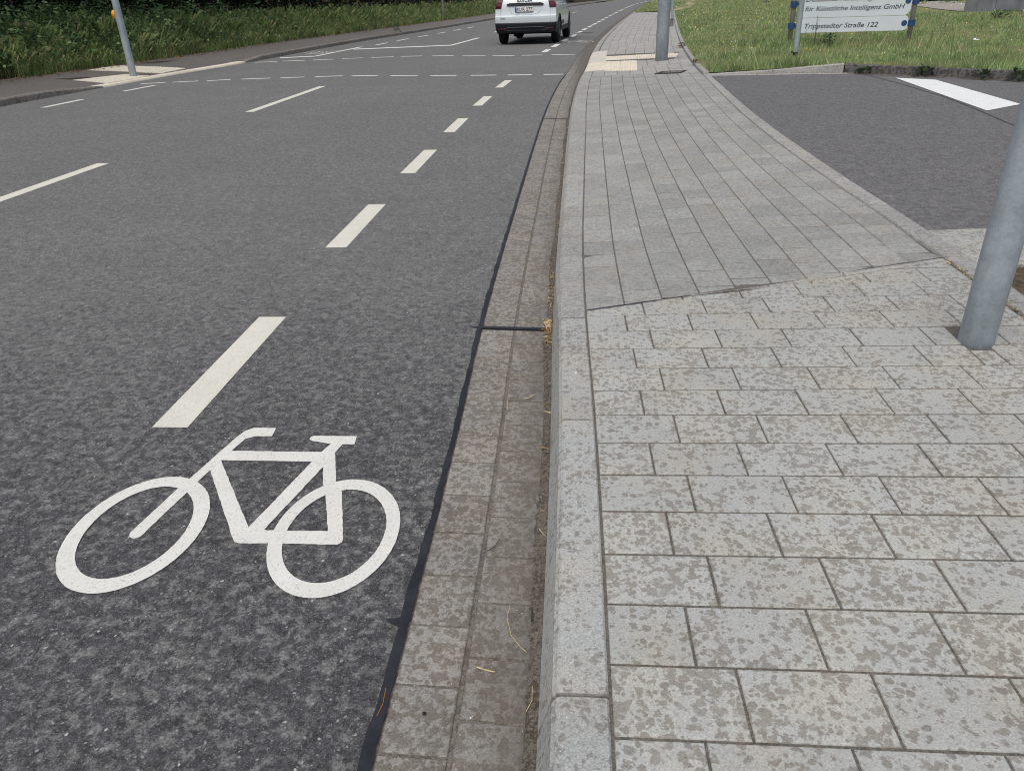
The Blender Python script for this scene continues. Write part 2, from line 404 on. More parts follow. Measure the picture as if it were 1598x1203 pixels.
# ------------------------------------------------------------------ plan curves (metres; X across road, Y along it, Z up)
kb = interp([(-3, -.035), (.87, -.08), (1.96, -.10), (2.7, -.125), (3.5, -.14), (4.8, -.152), (8.7, -.175), (12.7, -.11), (15, 0.0), (18, .10), (22, .31), (28.5, .80), (32, 1.07), (40, 1.75), (49, 2.55), (54, 3.0), (70, 4.4), (89, 6.1), (110, 8.4), (140, 12.2), (190, 20.)])
kw = lin([(0, .142), (2.7, .142), (4.2, .145), (8, .188), (13, .19), (30, .18), (60, .2)])
bk = lambda y: kb(y)+kw(y)
RL = interp([(-3, 1.60), (2, 1.60), (3.35, 1.60), (3.94, 1.605), (4.94, 1.575), (6.7, 1.55), (8.4, 1.576), (10.45, 1.65), (11.9, 1.71), (12.95, 1.75), (14.96, 1.87), (17.94, 2.09), (23.3, 2.55), (34.4, 3.60), (47.6, 4.88), (60, 6.2)])
RR = lambda y: RL(y)+lin([(0, .105), (6, .12), (10, .11), (14, .09), (60, .09)])(y)
lk = interp([(-6, -9.0), (10, -8.97), (12.5, -8.95), (14.4, -8.83), (16.6, -8.68), (19, -8.42), (22, -8.30), (25, -8.18), (28.7, -7.93), (34, -7.35), (40, -6.75), (51, -5.75), (70, -4.0), (89, -2.3), (110, .0), (140, 3.9), (190, 11.8)])
def hk(s): return float(np.interp(s, [2.75, 3.75, 18, 24], [.12, .05, .05, .10]))
def zs(x, y):
    t = min(max(x, 0), 1.65); k = hk(y-.4*t); r = .155 if y-.4*t < 2.75 else .14
    return k+(r-k)*t/1.65
def kz(y): return hk(y)+.002
def seam(x): return 2.815+.345*max(x, 0)
def lh(y): return float(np.interp(y, [12.6, 13.9, 19.2, 20.4], [.10, .03, .03, .10]))
ys_road = list(np.concatenate([np.arange(-6, 30, .5), np.arange(30, 60, 1.), np.arange(60, 191, 2.5)]))

# ------------------------------------------------------------------ ground, road
b = MB(); b.quad((-400, -200, -.35), (400, -200, -.35), (400, 700, -.35), (-400, 700, -.35)); tag(b.build('ground', M_lawn), kind='structure')
b = MB(); b.grid([[(lk(y)-.02, y, 0), (lk(y)*.6+kb(y)*.4, y, .003), (kb(y)-.30, y, 0)] for y in ys_road])
road = tag(b.build('road', M_road), kind='structure')
def strip(mb, pts, w, z, m=0):
    """flat painted line along a polyline, width w"""
    P = [Vector((p[0], p[1])) for p in pts]; L = []; Rr = []
    for i, p in enumerate(P):
        d = (P[min(i+1, len(P)-1)]-P[max(i-1, 0)]).normalized(); n = Vector((-d.y, d.x))
        L.append(p+n*w/2); Rr.append(p-n*w/2)
    for i in range(len(P)-1):
        mb.quad((*Rr[i], zr(Rr[i])), (*Rr[i+1], zr(Rr[i+1])), (*L[i+1], zr(L[i+1])), (*L[i], zr(L[i])), m)
def zr(p):
    """road crown height + 4 mm"""
    a, c = lk(p[1])-.02, kb(p[1])-.30; mid = lk(p[1])*.6+kb(p[1])*.4; x = p[0]
    if x <= a or x >= c: return .0025
    h = .003*(x-a)/(mid-a) if x < mid else .003*(c-x)/(c-mid)
    return h+.0022
def marking(name, pts, w, mat, label=None):
    mb = MB()
    # subdivide so the line follows the crown and curve
    Q = []
    for p, q in zip(pts[:-1], pts[1:]):
        n = max(1, int(math.hypot(q[0]-p[0], q[1]-p[1])/.5))
        Q += [(p[0]+(q[0]-p[0])*k/n, p[1]+(q[1]-p[1])*k/n) for k in range(n)]
    Q.append(pts[-1]); strip(mb, Q, w, 0)
    o = mb.build(name, mat, road)
    if label: o['label'] = label
    return o
# cycle-lane dashes beside the gutter (1 m on, 1 m off)
near = [((-1.435, 2.05), (-1.45, 3.02)), ((-1.475, 4.06), (-1.485, 5.06)), ((-1.487, 6.07), (-1.49, 7.1)), ((-1.482, 8.1), (-1.475, 9.1)), ((-1.455, 10.2), (-1.43, 11.2)), ((-1.39, 12.3), (-1.34, 13.4))]
for i, (p, q) in enumerate(near):
    marking('lane_dash', [(p[0]+.055, p[1]-.01), (q[0]+.055, q[1]-.01)], .125, M_cpaint)
for (xa, ya, xb, yb) in [(-1.06, 20.0, -.99, 21.1), (-.91, 22.0, -.81, 23.3), (-.73, 24.7, -.62, 25.9), (-.5, 27.05, -.4, 28.5), (-.35, 29.5, -.2, 31.0), (-.15, 31.9, -.02, 33.4), (.06, 34.5, .22, 36.0), (.27, 37.2, .45, 38.8), (.5, 39.9, .67, 41.5), (.75, 42.9, .94, 44.7), (1.0, 46.2, 1.21, 48.1), (1.3, 49.9, 1.53, 51.8), (1.62, 53.6, 1.86, 55.6), (1.95, 57.6, 2.23, 60.1), (2.34, 62.4, 2.68, 65.0), (2.79, 67.5, 3.15, 70.4), (3.27, 73, 3.66, 76), (3.83, 79, 4.19, 81.8), (4.41, 85.2, 4.79, 88.2), (5.03, 91.6, 5.46, 94.8), (5.79, 98.6, 6.23, 102), (6.7, 105.5, 7.2, 109), (7.7, 113, 8.3, 117)]:
    marking('lane_dash', [(xa+.03, ya), (xb+.03, yb)], .15, M_white)
for y0, y1 in ((-2.7, .3), (3.7, 6.69), (10.07, 13.2)):
    marking('centre_line_dash', [(-4.44+.0*(y0), y0), (-4.44, y1)], .12, M_cpaint)
for y0, y1 in ((9.0, 10.0), (11.13, 12.1), (13.24, 14.2)):
    marking('edge_line_dash', [(lk(y0)+.88, y0), (lk(y1)+.88, y1)], .10, M_white)
for y0 in (25.7, 28.1, 30.6, 33.1, 35.6, 38.1):
    marking('edge_line_dash', [(lk(y0)+1.42, y0), (lk(y0+1.3)+1.42, y0+1.3)], .12, M_white)
for y0 in (32.5, 38.5, 44.5, 50.5, 56.5, 62.5):
    marking('centre_line_dash', [(kb(y0)-4.75, y0), (kb(y0+3)-4.75, y0+3)], .12, M_white)
X1 = [(-8.45, 14.55, -8.02, 14.68), (-7.89, 14.69, -7.42, 14.79), (-7.24, 14.78, -6.83, 14.93), (-6.61, 14.93, -6.06, 14.98), (-5.85, 14.96, -5.39, 15.0), (-5.17, 15.0, -4.64, 15.03), (-4.45, 14.98, -3.92, 14.9), (-3.65, 14.8, -3.1, 14.7), (-2.85, 14.6, -2.34, 14.5), (-2.07, 14.43, -1.6, 14.36), (-1.39, 14.31, -.95, 14.27), (-.74, 14.23, -.39, 14.19)]
X2 = [(-8.2, 19.46, -7.64, 19.5), (-7.52, 19.58, -6.96, 19.62), (-6.77, 19.66, -6.27, 19.76), (-6.08, 19.86, -5.57, 19.9), (-5.35, 19.92, -4.79, 19.96), (-4.61, 20.0, -4.06, 19.96), (-3.8, 19.86, -3.23, 19.74), (-3.0, 19.56, -2.4, 19.36), (-2.23, 19.28, -1.68, 19.18), (-1.51, 19.16, -1.02, 19.1), (-.8, 19.06, -.25, 19.0)]
for s in X1+X2: marking('crossing_dash', [(s[0], s[1]), (s[2], s[3])], .12 if s in X1 else .14, M_white)
marking('stop_line', [(-8.08, 20.88), (-7.2, 21.15)], .32, M_white)
marking('cycle_lane_line', [(-7.2, 21.1), (-6.98, 25.0)], .14, M_white)
marking('stop_line', [(-6.9, 23.8), (-4.0, 24.3)], .42, M_white)
marking('centre_line', [(-4.03, 24.3), (-3.72, 28.4)], .14, M_white)

# bicycle symbols
def ell(c, a, bb, dirv, n=180):
    e = Vector(dirv).normalized(); f = Vector((-e.y, e.x))
    return [Vector(c)+e*(a*math.cos(2*math.pi*k/n))+f*(bb*math.sin(2*math.pi*k/n)) for k in range(n)]
BP = dict(
 fork=[(-1.209, 1.493), (-1.178, 1.699), (-1.167, 1.747), (-1.122, 1.992), (-1.110, 2.027), (-1.087, 2.048), (-1.012, 2.048), (-1.007, 1.996), (-1.062, 1.994), (-1.089, 1.977), (-1.104, 1.905), (-1.125, 1.797), (-1.134, 1.737), (-1.141, 1.68), (-1.171, 1.48), (-1.178, 1.472), (-1.190, 1.470), (-1.203, 1.478)],
 top=[(-1.110, 1.905), (-.809, 1.909), (-.816, 1.854), (-1.118, 1.850)],
 down=[(-1.125, 1.797), (-1.114, 1.85), (-.89, 1.527), (-.84, 1.522), (-.82, 1.468), (-.890, 1.465), (-.906, 1.470), (-.917, 1.485)],
 seat=[(-.823, 1.858), (-.779, 1.832), (-.846, 1.522), (-.893, 1.527)],
 stay=[(-.813, 1.909), (-.768, 1.911), (-.718, 1.755), (-.683, 1.7), (-.619, 1.493), (-.619, 1.482), (-.628, 1.472), (-.82, 1.468), (-.847, 1.521), (-.670, 1.525), (-.727, 1.685), (-.753, 1.742), (-.782, 1.832), (-.823, 1.858)],
 post=[(-.797, 1.959), (-.757, 1.958), (-.767, 1.906), (-.813, 1.906)],
 saddle=[(-.876, 1.987), (-.874, 1.997), (-.867, 2.003), (-.724, 2.006), (-.719, 1.956), (-.797, 1.956), (-.861, 1.971), (-.873, 1.979)])
def bicycle(xf, zbase, mat, parent, label):
    mb = MB(); lay = 0
    def rough(P, amp):
        out = []
        n = len(P)
        for i in range(n):
            a, c = Vector(P[i]), Vector(P[(i+1) % n]); k = max(1, int((c-a).length/.012)); nr = Vector((-(c-a).y, (c-a).x)).normalized()
            for j in range(k): out.append(a.lerp(c, j/k)+nr*(random.uniform(-amp, amp) if j else 0))
        return out
    def put(P, lay): mb.poly([(*xf(p), zbase(xf(p))+lay*.0001) for p in P])
    for k, P in enumerate(BP.values()): put(rough(P, .0009), k)
    for c, o_, i_, d in (((-1.198, 1.509), (.247, .181), (.196, .138), (-.13, .99)), ((-.648, 1.521), (.244, .170), (.193, .133), (-.085, .996))):
        A, B_ = ell(c, *o_, d), ell(c, *i_, d); n = len(A)
        for k in range(n): A[k] = A[k]+(A[k]-Vector(c)).normalized()*random.uniform(-.0006, .0006); B_[k] = B_[k]+(B_[k]-Vector(c)).normalized()*random.uniform(-.0006, .0006)
        for k in range(n):
            k2 = (k+1) % n
            mb.quad(*[(*xf(q), zbase(xf(q))+.0009) for q in (B_[k], A[k], A[k2], B_[k2])])
    o = mb.build('bicycle_symbol', mat, parent); o['label'] = label; return o
bicycle(lambda p: (p[0], p[1]), zr, M_white, road, 'large white bicycle symbol painted on the dark asphalt in the foreground')
bicycle(lambda p: (p[0]*1.25+kb(24)+.38, (p[1]-1.5)*2.0+24.0), zr, M_faded, road, 'small far bicycle symbol in the cycle lane beside the white car')
bicycle(lambda p: (-p[0]*1.1-8.6, -(p[1]-1.5)*2.0+23.0), zr, M_faded, road, 'worn bicycle symbol in the cycle lane along the far kerb')
# a patch joint across the far cycle lane
mb = MB(); mb.quad((-.35, 29.7, .0045), (.25, 29.6, .0045), (.25, 29.9, .0045), (-.35, 30.0, .0045)); mb.build('manhole_patch', M_iron, road)

# ------------------------------------------------------------------ bitumen joint + gutter
mb = MB(); rows = []
for y in np.arange(-3, 14, .03):
    n1 = .003*math.sin(y*13.1)+.003*math.sin(y*31.7+1)+random.uniform(-.0025, .0025); n2 = random.uniform(-.002, .002)
    w = float(np.interp(y, [0, 1.15, 1.7, 2.5, 3, 4, 13], [.022, .021, .014, .014, .016, .015, .014])); g = kb(y)-.30
    rows.append([(g-w+n1*.55, y, .004), (g-w*.5, y, .0065), (g+n2+.002, y, .004)])
mb.grid(rows); 
for yy, w in ((1.215, .017), (2.905, .008)):
    g = kb(yy)-.30; mb.poly([(g-.055, yy+.006, .0045), (g-.035, yy-w*.6, .0045), (g-.015, yy-w, .0045), (g-.01, yy+w, .0045), (g-.035, yy+w*.5, .0045)])
gut_seal = mb.build('bitumen_seal', M_tar); tag(gut_seal, kind='structure')
base = MB(); base.grid([[(kb(y)-.305, y, -.0045), (kb(y)-.15, y, -.009), (kb(y)+.02, y, -.012)] for y in ys_road])
gutter = tag(base.build('gutter', M_gjoint), kind='structure')
def slab(mb, P, zf, gap=.003, ch=.004, drop=.006, m=0, jit=.0):
    """bevelled paving block: polygon P (list of xy, ccw), inset by gap, chamfered"""
    n = len(P); V = [Vector(p) for p in P]
    area = sum(V[i].x*V[(i+1) % n].y-V[(i+1) % n].x*V[i].y for i in range(n))/2
    if abs(area) < 2e-4: return
    if area < 0: V.reverse()
    def inset(d):
        out = []
        for i in range(n):
            a, c, e = V[i-1], V[i], V[(i+1) % n]
            d1, d2 = (c-a), (e-c)
            if d1.length < 1e-6 or d2.length < 1e-6: out.append(c); continue
            d1.normalize(); d2.normalize(); n1, n2 = Vector((-d1.y, d1.x)), Vector((-d2.y, d2.x))
            k = 1+n1.dot(n2); k = max(k, .35); out.append(c+(n1+n2)*(d/k))
        return out
    dz = random.uniform(-jit, jit); tx, ty = random.uniform(-jit, jit)*4, random.uniform(-jit, jit)*4
    c = sum(V, Vector((0, 0)))/n
    def Z(p): return zf(p.x, p.y)+dz+tx*(p.x-c.x)+ty*(p.y-c.y)
    r0 = [(p.x, p.y, Z(p)-.03) for p in inset(gap)]; r1 = [(p.x, p.y, Z(p)-drop) for p in inset(gap)]
    r2 = [(p.x, p.y, Z(p)-drop*.25) for p in inset(gap+ch*.45)]; r3 = [(p.x, p.y, Z(p)) for p in inset(gap+ch)]
    i = len(mb.v); mb.v += r0+r1+r2+r3
    for l in range(3):
        for k in range(n):
            mb.f.append((i+l*n+k, i+l*n+(k+1) % n, i+(l+1)*n+(k+1) % n, i+(l+1)*n+k)); mb.m.append(m)
    mb.f.append(tuple(i+3*n+k for k in range(n))); mb.m.append(m)
def clip(P, a, c, keep):
    """clip polygon by line a*x + b*y + c >= 0 given as function keep(p)"""
    out = []
    for i in range(len(P)):
        p, q = P[i], P[(i+1) % len(P)]; fp, fq = keep(p), keep(q)
        if fp >= 0: out.append(p)
        if fp*fq < 0:
            t = fp/(fp-fq); out.append((p[0]+(q[0]-p[0])*t, p[1]+(q[1]-p[1])*t))
    return out
gz = lambda x, y: -.002-.006*min(1, max(0, (x-(kb(y)-.3))/.3))
mb = MB()
for colm, (u0, u1, off) in enumerate(((-.298, -.158, .03), (-.153, -.015, .10))):
    y = -.6+off
    while y < 34:
        y2 = y+.163+random.uniform(-.006, .006)
        if not (y < 2.905 < y2) or True:
            P = [(kb(y)+u0, y), (kb(y)+u1, y), (kb(y2)+u1, y2), (kb(y2)+u0, y2)]
            if y < 2.905 < y2:
                for ya, yb in ((y, 2.893), (2.917, y2)):
                    if yb-ya > .02: slab(mb, [(kb(ya)+u0, ya), (kb(ya)+u1, ya), (kb(yb)+u1, yb), (kb(yb)+u0, yb)], gz, .003, .004, .0028, jit=.0006)
            else: slab(mb, P, gz, .003, .004, .0026, jit=.0006)
        y = y2
mb.grid([[(kb(y)-.298, y, gz(kb(y)-.298, y)), (kb(y)-.015, y, gz(kb(y)-.015, y))] for y in np.arange(34, 190, 2.)])
mb.build('gutter_blocks', M_gutter, gutter)
mb = MB()
for yy, w in ((2.905, .012), (8.92, .012)):
    mb.quad((kb(yy)-.30, yy-w, .0035), (kb(yy)-.012, yy-w-.004, -.002), (kb(yy)-.012, yy+w-.004, -.002), (kb(yy)-.30, yy+w, .0035))
mb.build('expansion_joint', M_tar, gutter)
# dirt line in the corner of the gutter
mb = MB(); rows = []
for y in np.arange(-1, 26, .025):
    k = kb(y); n = (random.uniform(.004, .018)+.006*math.sin(y*5.3))*(.8 if y < 2.6 else 1.2)
    rows.append([(k-.016-n*.8, y, -.0055), (k-.012, y, .000), (k+.006, y, .006)])
mb.grid(rows); mb.build('gutter_dirt', M_gdirt, gutter)

# ------------------------------------------------------------------ kerb stones
J = [-1.06, -.06, .94, 1.93, 2.72, 3.74, 4.72, 5.7, 6.7, 7.7, 8.7, 9.7, 10.7, 11.7, 12.7, 13.98, 15.66, 17.15, 18.62]
y = 18.62
while y < 120: y += 1.0 if y < 50 else 5.0; J.append(y)
mb = MB()
for a, c in zip(J[:-1], J[1:]):
    g = .0042 if a < 3 else .003
    cream = 13.9 < a < 18.5; mi = 2 if cream and a > 15 else (3 if cream else (0 if a < 2.7 else 1))
    n = max(1, int((c-a)/.25)); rows = []
    for k in range(n+1):
        y = a+g+(c-a-2*g)*k/n; x0, w, h = kb(y), kw(y), kz(y)
        r = float(np.interp(y, [2.7, 3.6], [.014, .045])); bt = float(np.interp(y, [2.7, 3.6], [.042, .012]))
        prof = [(x0-.004, -.03)]
        prof += [(x0+bt*(1-.0)*min(1, (h-r)/h)*.9, h-r)]
        for q in range(1, 5):
            t = q/4*math.pi/2; prof.append((x0+bt*.9+r*(1-math.cos(t)), h-r+r*math.sin(t)))
        prof += [(x0+w*.75, h+.0015), (x0+w-.006-.003, h+.001), (x0+w-.005, h-.003), (x0+w-.005, h-.05)]
        if cream: prof[-4:] = [(x0+w*.75, zs(x0+w*.75, y)+.006), (x0+w+.175, zs(x0+w+.175, y)+.007), (x0+w+.18, zs(x0+w+.18, y)+.004), (x0+w+.18, h-.05)]
        rows.append([(px, y, pz) for px, pz in prof])
    i0 = len(mb.f); mb.grid(rows, mi)
    for rr, s in ((rows[0], 1), (rows[-1], -1)):
        P = rr if s > 0 else rr[::-1]; mb.poly(P, mi)
kerb = tag(mb.build('kerb', [M_kerb, M_kerbB, M_creamB, M_cream], fixn=False), kind='structure')

# ------------------------------------------------------------------ sidewalk
base = MB()
rows = []
for y in list(np.arange(-1.2, 14, .2))+list(np.arange(14, 50.3, .75)):
    xa, xb = bk(y)-.03, RR(y)
    rows.append([(xa+(xb-xa)*t, y, zs(xa+(xb-xa)*t, y)-.0035) for t in np.linspace(0, 1, 6)])
base.grid(rows)
sidewalk = tag(base.build('sidewalk', M_joint), kind='structure')
def bkl(y): return bk(y)-.001
# near bond: 24 x 16 cm slabs across the walk
mb = MB()
offs = {}
pole = (1.345, 2.45)
row = 0
ytop0 = 2.123
for r in range(-10, 17):
    y1 = ytop0-.158*r; y0 = y1-.158
    # negative r rows run up to the angled seam
    x = (.189 if r % 2 == 0 else .27)-.0265*((y0+y1)/2-2.05)-.24*2 + random.uniform(-.004, .004)
    cuts = []
    while x < 1.9: cuts.append(x); x += .2395+random.uniform(-.002, .002)
    left = bkl((y0+y1)/2)
    cuts = [left]+[c for c in cuts if c > left+.03]
    for a, c in zip(cuts[:-1], cuts[1:]):
        if a > 1.595: break
        c2 = min(c, 1.598)
        if c2-a < .02: continue
        sk = .0265*.158/2
        P = [(a+(sk if a > left+1e-6 else bkl(y0)-left), y0), (c2+sk, y0), (c2-sk, y1), (a-(sk if a > left+1e-6 else left-bkl(y1)), y1)]
        P = [(q[0], q[1]+(.0005 if r > 3 else .0012)*(1 if i < 2 else -1)) for i, q in enumerate(P)]
        P = clip(P, 0, 0, lambda p: seam(p[0])-(.0 if p[0] < .45 else .045*min(1, (p[0]-.45)*6))-.004-p[1])
        if len(P) < 3: continue
        # cut-out round the pole foot
        cx, cy = (a+c2)/2, (y0+y1)/2
        if abs(cx-pole[0]) < .14 and abs(cy-pole[1]) < .10:
            if a < pole[0]-.085: P1 = clip(P, 0, 0, lambda p: pole[0]-.047-p[0]); slab(mb, P1, zs, .003, .003, .003, 0, .0007) if len(P1) > 2 else None
            if c2 > pole[0]+.085: P2 = clip(P, 0, 0, lambda p: p[0]-pole[0]-.047); slab(mb, P2, zs, .003, .003, .003, 0, .0007) if len(P2) > 2 else None
            P3 = clip(clip(clip(P, 0, 0, lambda p: p[0]-pole[0]+.047), 0, 0, lambda p: pole[0]+.047-p[0]), 0, 0, lambda p: pole[1]-.055-p[1])
            if len(P3) > 2: slab(mb, P3, zs, .003, .003, .003, 0, .0007)
            continue
        slab(mb, P, zs, .0021+random.uniform(0, .0010), .003, .003, 0, .0007)
# fine cut strip along the seam
xs_ = [.45, .78, 1.12, 1.60]
for a, c in zip(xs_[:-1], xs_[1:]):
    w0 = .045*min(1, (a-.45)*6)
    P = [(a, seam(a)-w0-.002), (c, seam(c)-.047), (c, seam(c)-.004), (a, seam(a)-.004)]
    slab(mb, P, zs, .0022, .003, .004, 2, .0004)
# crossover: ten columns running along the walk, bending with it
def colx(k, y):
    L, Rr = bkl(y), RL(y); return L+(Rr-L)*k/10
yend = lambda x: 13.18-.62*min(1, max(0, x/1.65))-.05
for k in range(10):
    y = 2.4+random.uniform(0, .2)
    while y < 13.4:
        y2 = y+random.choice([.24, .24, .24, .16, .30])
        yg = y+random.choice([.001, .002, .003, .006, .009])*(1 if y < 7 else 1.6)
        P = [(colx(k, yg), yg), (colx(k+1, yg), yg), (colx(k+1, y2), y2), (colx(k, y2), y2)]
        P = clip(P, 0, 0, lambda p: p[1]-seam(p[0])-(.011 if p[0] < .8 else .006))
        if len(P) > 2: P = clip(P, 0, 0, lambda p: yend(p[0])-p[1])
        if len(P) > 2: slab(mb, P, zs, .0026, .003, .0035, 1, .0006)
        y = y2
# open dark gap along the seam
for q in range(16):
    xa, xb = .02+q*.1, .12+q*.1; g = .0105 if xa < .75 else .0055
    mb.quad((xa, seam(xa)-.004, zs(xa, seam(xa)-.004)-.0028), (xb, seam(xb)-.004, zs(xb, seam(xb)-.004)-.0028), (xb, seam(xb)+g, zs(xb, seam(xb))-.0028), (xa, seam(xa)+g, zs(xa, seam(xa))-.0028), 4)
# edging row and small square setts beyond
y = 12.3; rowi = 0
while y < 50.2:
    st = .2; y2 = y+st; L, Rr = bkl(y+.1)+(.17 if 13.9 < y < 18.5 else 0), RL(y+.1); n = max(6, int(round((Rr-L)/.2)))
    for k in range(n):
        a, c = L+(Rr-L)*k/n, L+(Rr-L)*(k+1)/n
        P = [(a, y), (c, y), (c, y2), (a, y2)]
        if y < 13.4:
            P = clip(P, 0, 0, lambda p: p[1]-yend(p[0]))
            if len(P) < 3: continue
        slab(mb, P, zs, .004 if y < 22 else .0055, .004, .004, 3, .0012)
    y = y2; rowi += 1
mb.build('paving_slabs', [M_paverA, M_paverB, M_kerbB, M_paverC, M_tar], sidewalk)
# flush concrete strip along the outer edge of the walk
mb = MB()
Je = [-1.2, -.2, .8, 1.8, 2.8, 3.36, 4.35, 5.35, 6.35, 7.35, 8.35, 9.35, 10.35, 11.35, 12.0]+list(np.arange(13.0, 50, 1.))+[50.2]
for a, c in zip(Je[:-1], Je[1:]):
    up = .0 if c < 12.2 else .03
    n = 3; L = []; Rr = []
    g = .003
    P = [(RL(a+g+(c-a-2*g)*k/n)+.004, a+g+(c-a-2*g)*k/n) for k in range(n+1)]; Q = [(RR(a+g+(c-a-2*g)*k/n)-.004, a+g+(c-a-2*g)*k/n) for k in range(n+1)]
    slab(mb, [P[0], Q[0], Q[1], Q[2], Q[3], P[3], P[2], P[1]], lambda x, y, up=up: zs(x, y)+.006+up, .0, .008, .012+up, 0, .0008)
tag(mb.build('edging_kerb', M_kerbB), kind='structure')
# cream tactile paving at the crossing
def patch_on(name, P, mat, dz, ribs=0, label=None, dots=False):
    A, B_, C_, D = [Vector(p) for p in P]   # A-B near edge, D-C far edge
    def at(u, v): return A.lerp(B_, u).lerp(D.lerp(C_, u), v)
    mb = MB(); nu = max(2, ribs*4); rws = []
    for v in np.linspace(0, 1, 5):
        rw = []
        for i in range(nu+1):
            p = at(i/nu, v); rw.append((p.x, p.y, zs(p.x, p.y)+dz+((.006 if i % 4 in (1, 2) else 0) if ribs else 0)))
        rws.append(rw)
    mb.grid(rws)
    # skirt
    for e in ([r[0] for r in rws], [r[-1] for r in rws][::-1], rws[0][::-1], rws[-1]):
        for p, q in zip(e[:-1], e[1:]): mb.quad(p, q, (q[0], q[1], q[2]-.02), (p[0], p[1], p[2]-.02))
    o = mb.build(name, mat, sidewalk)
    if label: o['label'] = label
    return o
patch_on('tactile_slab', [(.315, 13.80), (.59, 13.58), (.66, 15.52), (.375, 15.66)], M_cream, .006, 6, 'cream ribbed tactile paving next to the kerb')
patch_on('tactile_slab', [(.595, 13.575), (.845, 13.37), (.955, 15.36), (.665, 15.515)], M_cream, .006, 6)
patch_on('contrast_strip', [(.385, 15.66), (1.62, 15.13), (1.66, 15.28), (.39, 15.95)], M_darkstrip, .004)
patch_on('guide_slab', [(.40, 15.97), (.68, 15.82), (.72, 16.83), (.42, 16.98)], M_cream, .006)
patch_on('guide_slab', [(.685, 15.815), (.96, 15.67), (1.01, 16.69), (.725, 16.825)], M_cream, .006)
patch_on('guide_slab', [(.965, 15.665), (1.25, 15.51), (1.31, 16.54), (1.015, 16.685)], M_cream, .006, 7)
patch_on('guide_slab', [(1.255, 15.505), (1.67, 15.30), (1.83, 16.30), (1.315, 16.535)], M_cream, .006, 9)
patch_on('contrast_strip', [(.425, 17.0), (1.84, 16.33), (1.87, 16.65), (.44, 17.4)], M_darkstrip, .004)

# drain grate
gr = empty('drain_grate', (1.325, 12.66, zs(1.325, 12.66)-.004), R(-22)); gr.rotation_euler = (0, -.05, R(-22))
tag(gr, 'dark slotted drain grate set in the pavers in front of the far thick steel pole', 'drain grate')
mb = MB()
for sx, sy, w, h in ((0, -.19, .40, .03), (0, .19, .40, .03), (-.19, 0, .03, .35), (.19, 0, .03, .35)): mb.box((sx, sy, .004), (w, h, .016))
mb.build('frame', M_iron, gr)
mb = MB()
for k in range(7): mb.box((-.15+k*.05, 0, .002), (.022, .348, .012))
mb.box((0, 0, -.004), (.35, .35, .004), 0); mb.build('bars', M_iron, gr)

# ------------------------------------------------------------------ driveway with its kerbs
def dk(x):  # far edge of driveway
    return float(np.interp(x, [1.6, 2.27, 2.96, 3.66, 4.44, 5.28, 12], [11.9, 11.83, 11.76, 11.72, 11.04, 10.18, 3.2]))
mb = MB(); rows = []
for x in np.linspace(0, 1, 30):
    xx = 1.70+x*10.5
    rows.append([(max(xx, RR(y)-.01) if x == 0 else xx, y, .137) for y in np.linspace(3.84+.12*(xx-1.7)/.5*.35, max(dk(xx)+.05, 4.6), 14)])
for r in rows[:1]:
    rows[0] = [(RR(p[1])-.012, p[1], p[2]) for p in r]
mb.grid(rows); driveway = tag(mb.build('driveway', M_drive), kind='structure')
mb = MB(); P = [(4.04, 10.89), (4.41, 10.55), (4.294, 8.22), (3.805, 7.84)]
mb.poly([(*p, .1415) for p in P[::-1]]); o = mb.build('painted_bar', M_bright, driveway)
mb = MB()
cr = [(3.80, 11.6), (3.84, 11.2), (3.865, 10.3), (3.86, 9.0), (3.78, 8.1), (3.66, 7.2), (3.58, 6.4)]
for (xa, ya), (xb, yb) in zip(cr[:-1], cr[1:]): mb.quad((xa-.006, ya, .1405), (xa+.006, ya, .1405), (xb+.006, yb, .1405), (xb-.006, yb, .1405))
mb.build('sealed_crack', M_crack, driveway)
mb = MB()  # flush edging stones at the far side
for a, c in ((1.72, 2.45), (2.46, 3.2), (3.21, 3.75)):
    mb.box(((a+c)/2, (dk(a)+dk(c))/2-.02, .128), (c-a-.004, .10, .03), 0, math.atan2(dk(c)-dk(a), c-a), .005)
tag(mb.build('flush_edging', M_kerbB), kind='structure')
# new ramped kerb and old dark kerb : things of their own
def kerb_run(mb, pts, m=0, w=.10):
    rows = []
    for (x, y, h) in pts:
        rows.append((x, y, h))
    for (p, q) in zip(rows[:-1], rows[1:]):
        d = Vector((q[0]-p[0], q[1]-p[1])).normalized(); n = Vector((-d.y, d.x))
        ring = []
        for (x, y, h), s in ((p, .003), (q, -.003)):
            bx, by = x+d.x*s, y+d.y*s
            ring.append([(bx, by, .10), (bx+n.x*.012, by+n.y*.012, h-.012), (bx+n.x*.026, by+n.y*.026, h), (bx+n.x*w, by+n.y*w, h), (bx+n.x*w, by+n.y*w, .05)])
        mb.grid(ring, m); mb.poly(ring[0], m); mb.poly(ring[1][::-1], m)
mb = MB(); kerb_run(mb, [(1.76, 11.95, .150), (2.68, 11.86, .192), (3.645, 11.78, .257)])
tag(mb.build('ramped_kerb', M_kerbB, fixn=True), 'clean grey ramped kerb stones rising along the far edge of the driveway', 'kerb')
mb = MB(); kerb_run(mb, [(3.65, 11.78, .25), (4.44, 11.09, .244), (5.28, 10.23, .244), (6.1, 9.36, .24), (6.95, 8.45, .24), (7.8, 7.55, .24), (9.5, 5.75, .24), (12, 3.3, .24)])
tag(mb.build('weathered_kerb', M_kerbold, fixn=True), 'old blackened kerb behind the white bar painted on the driveway', 'kerb')
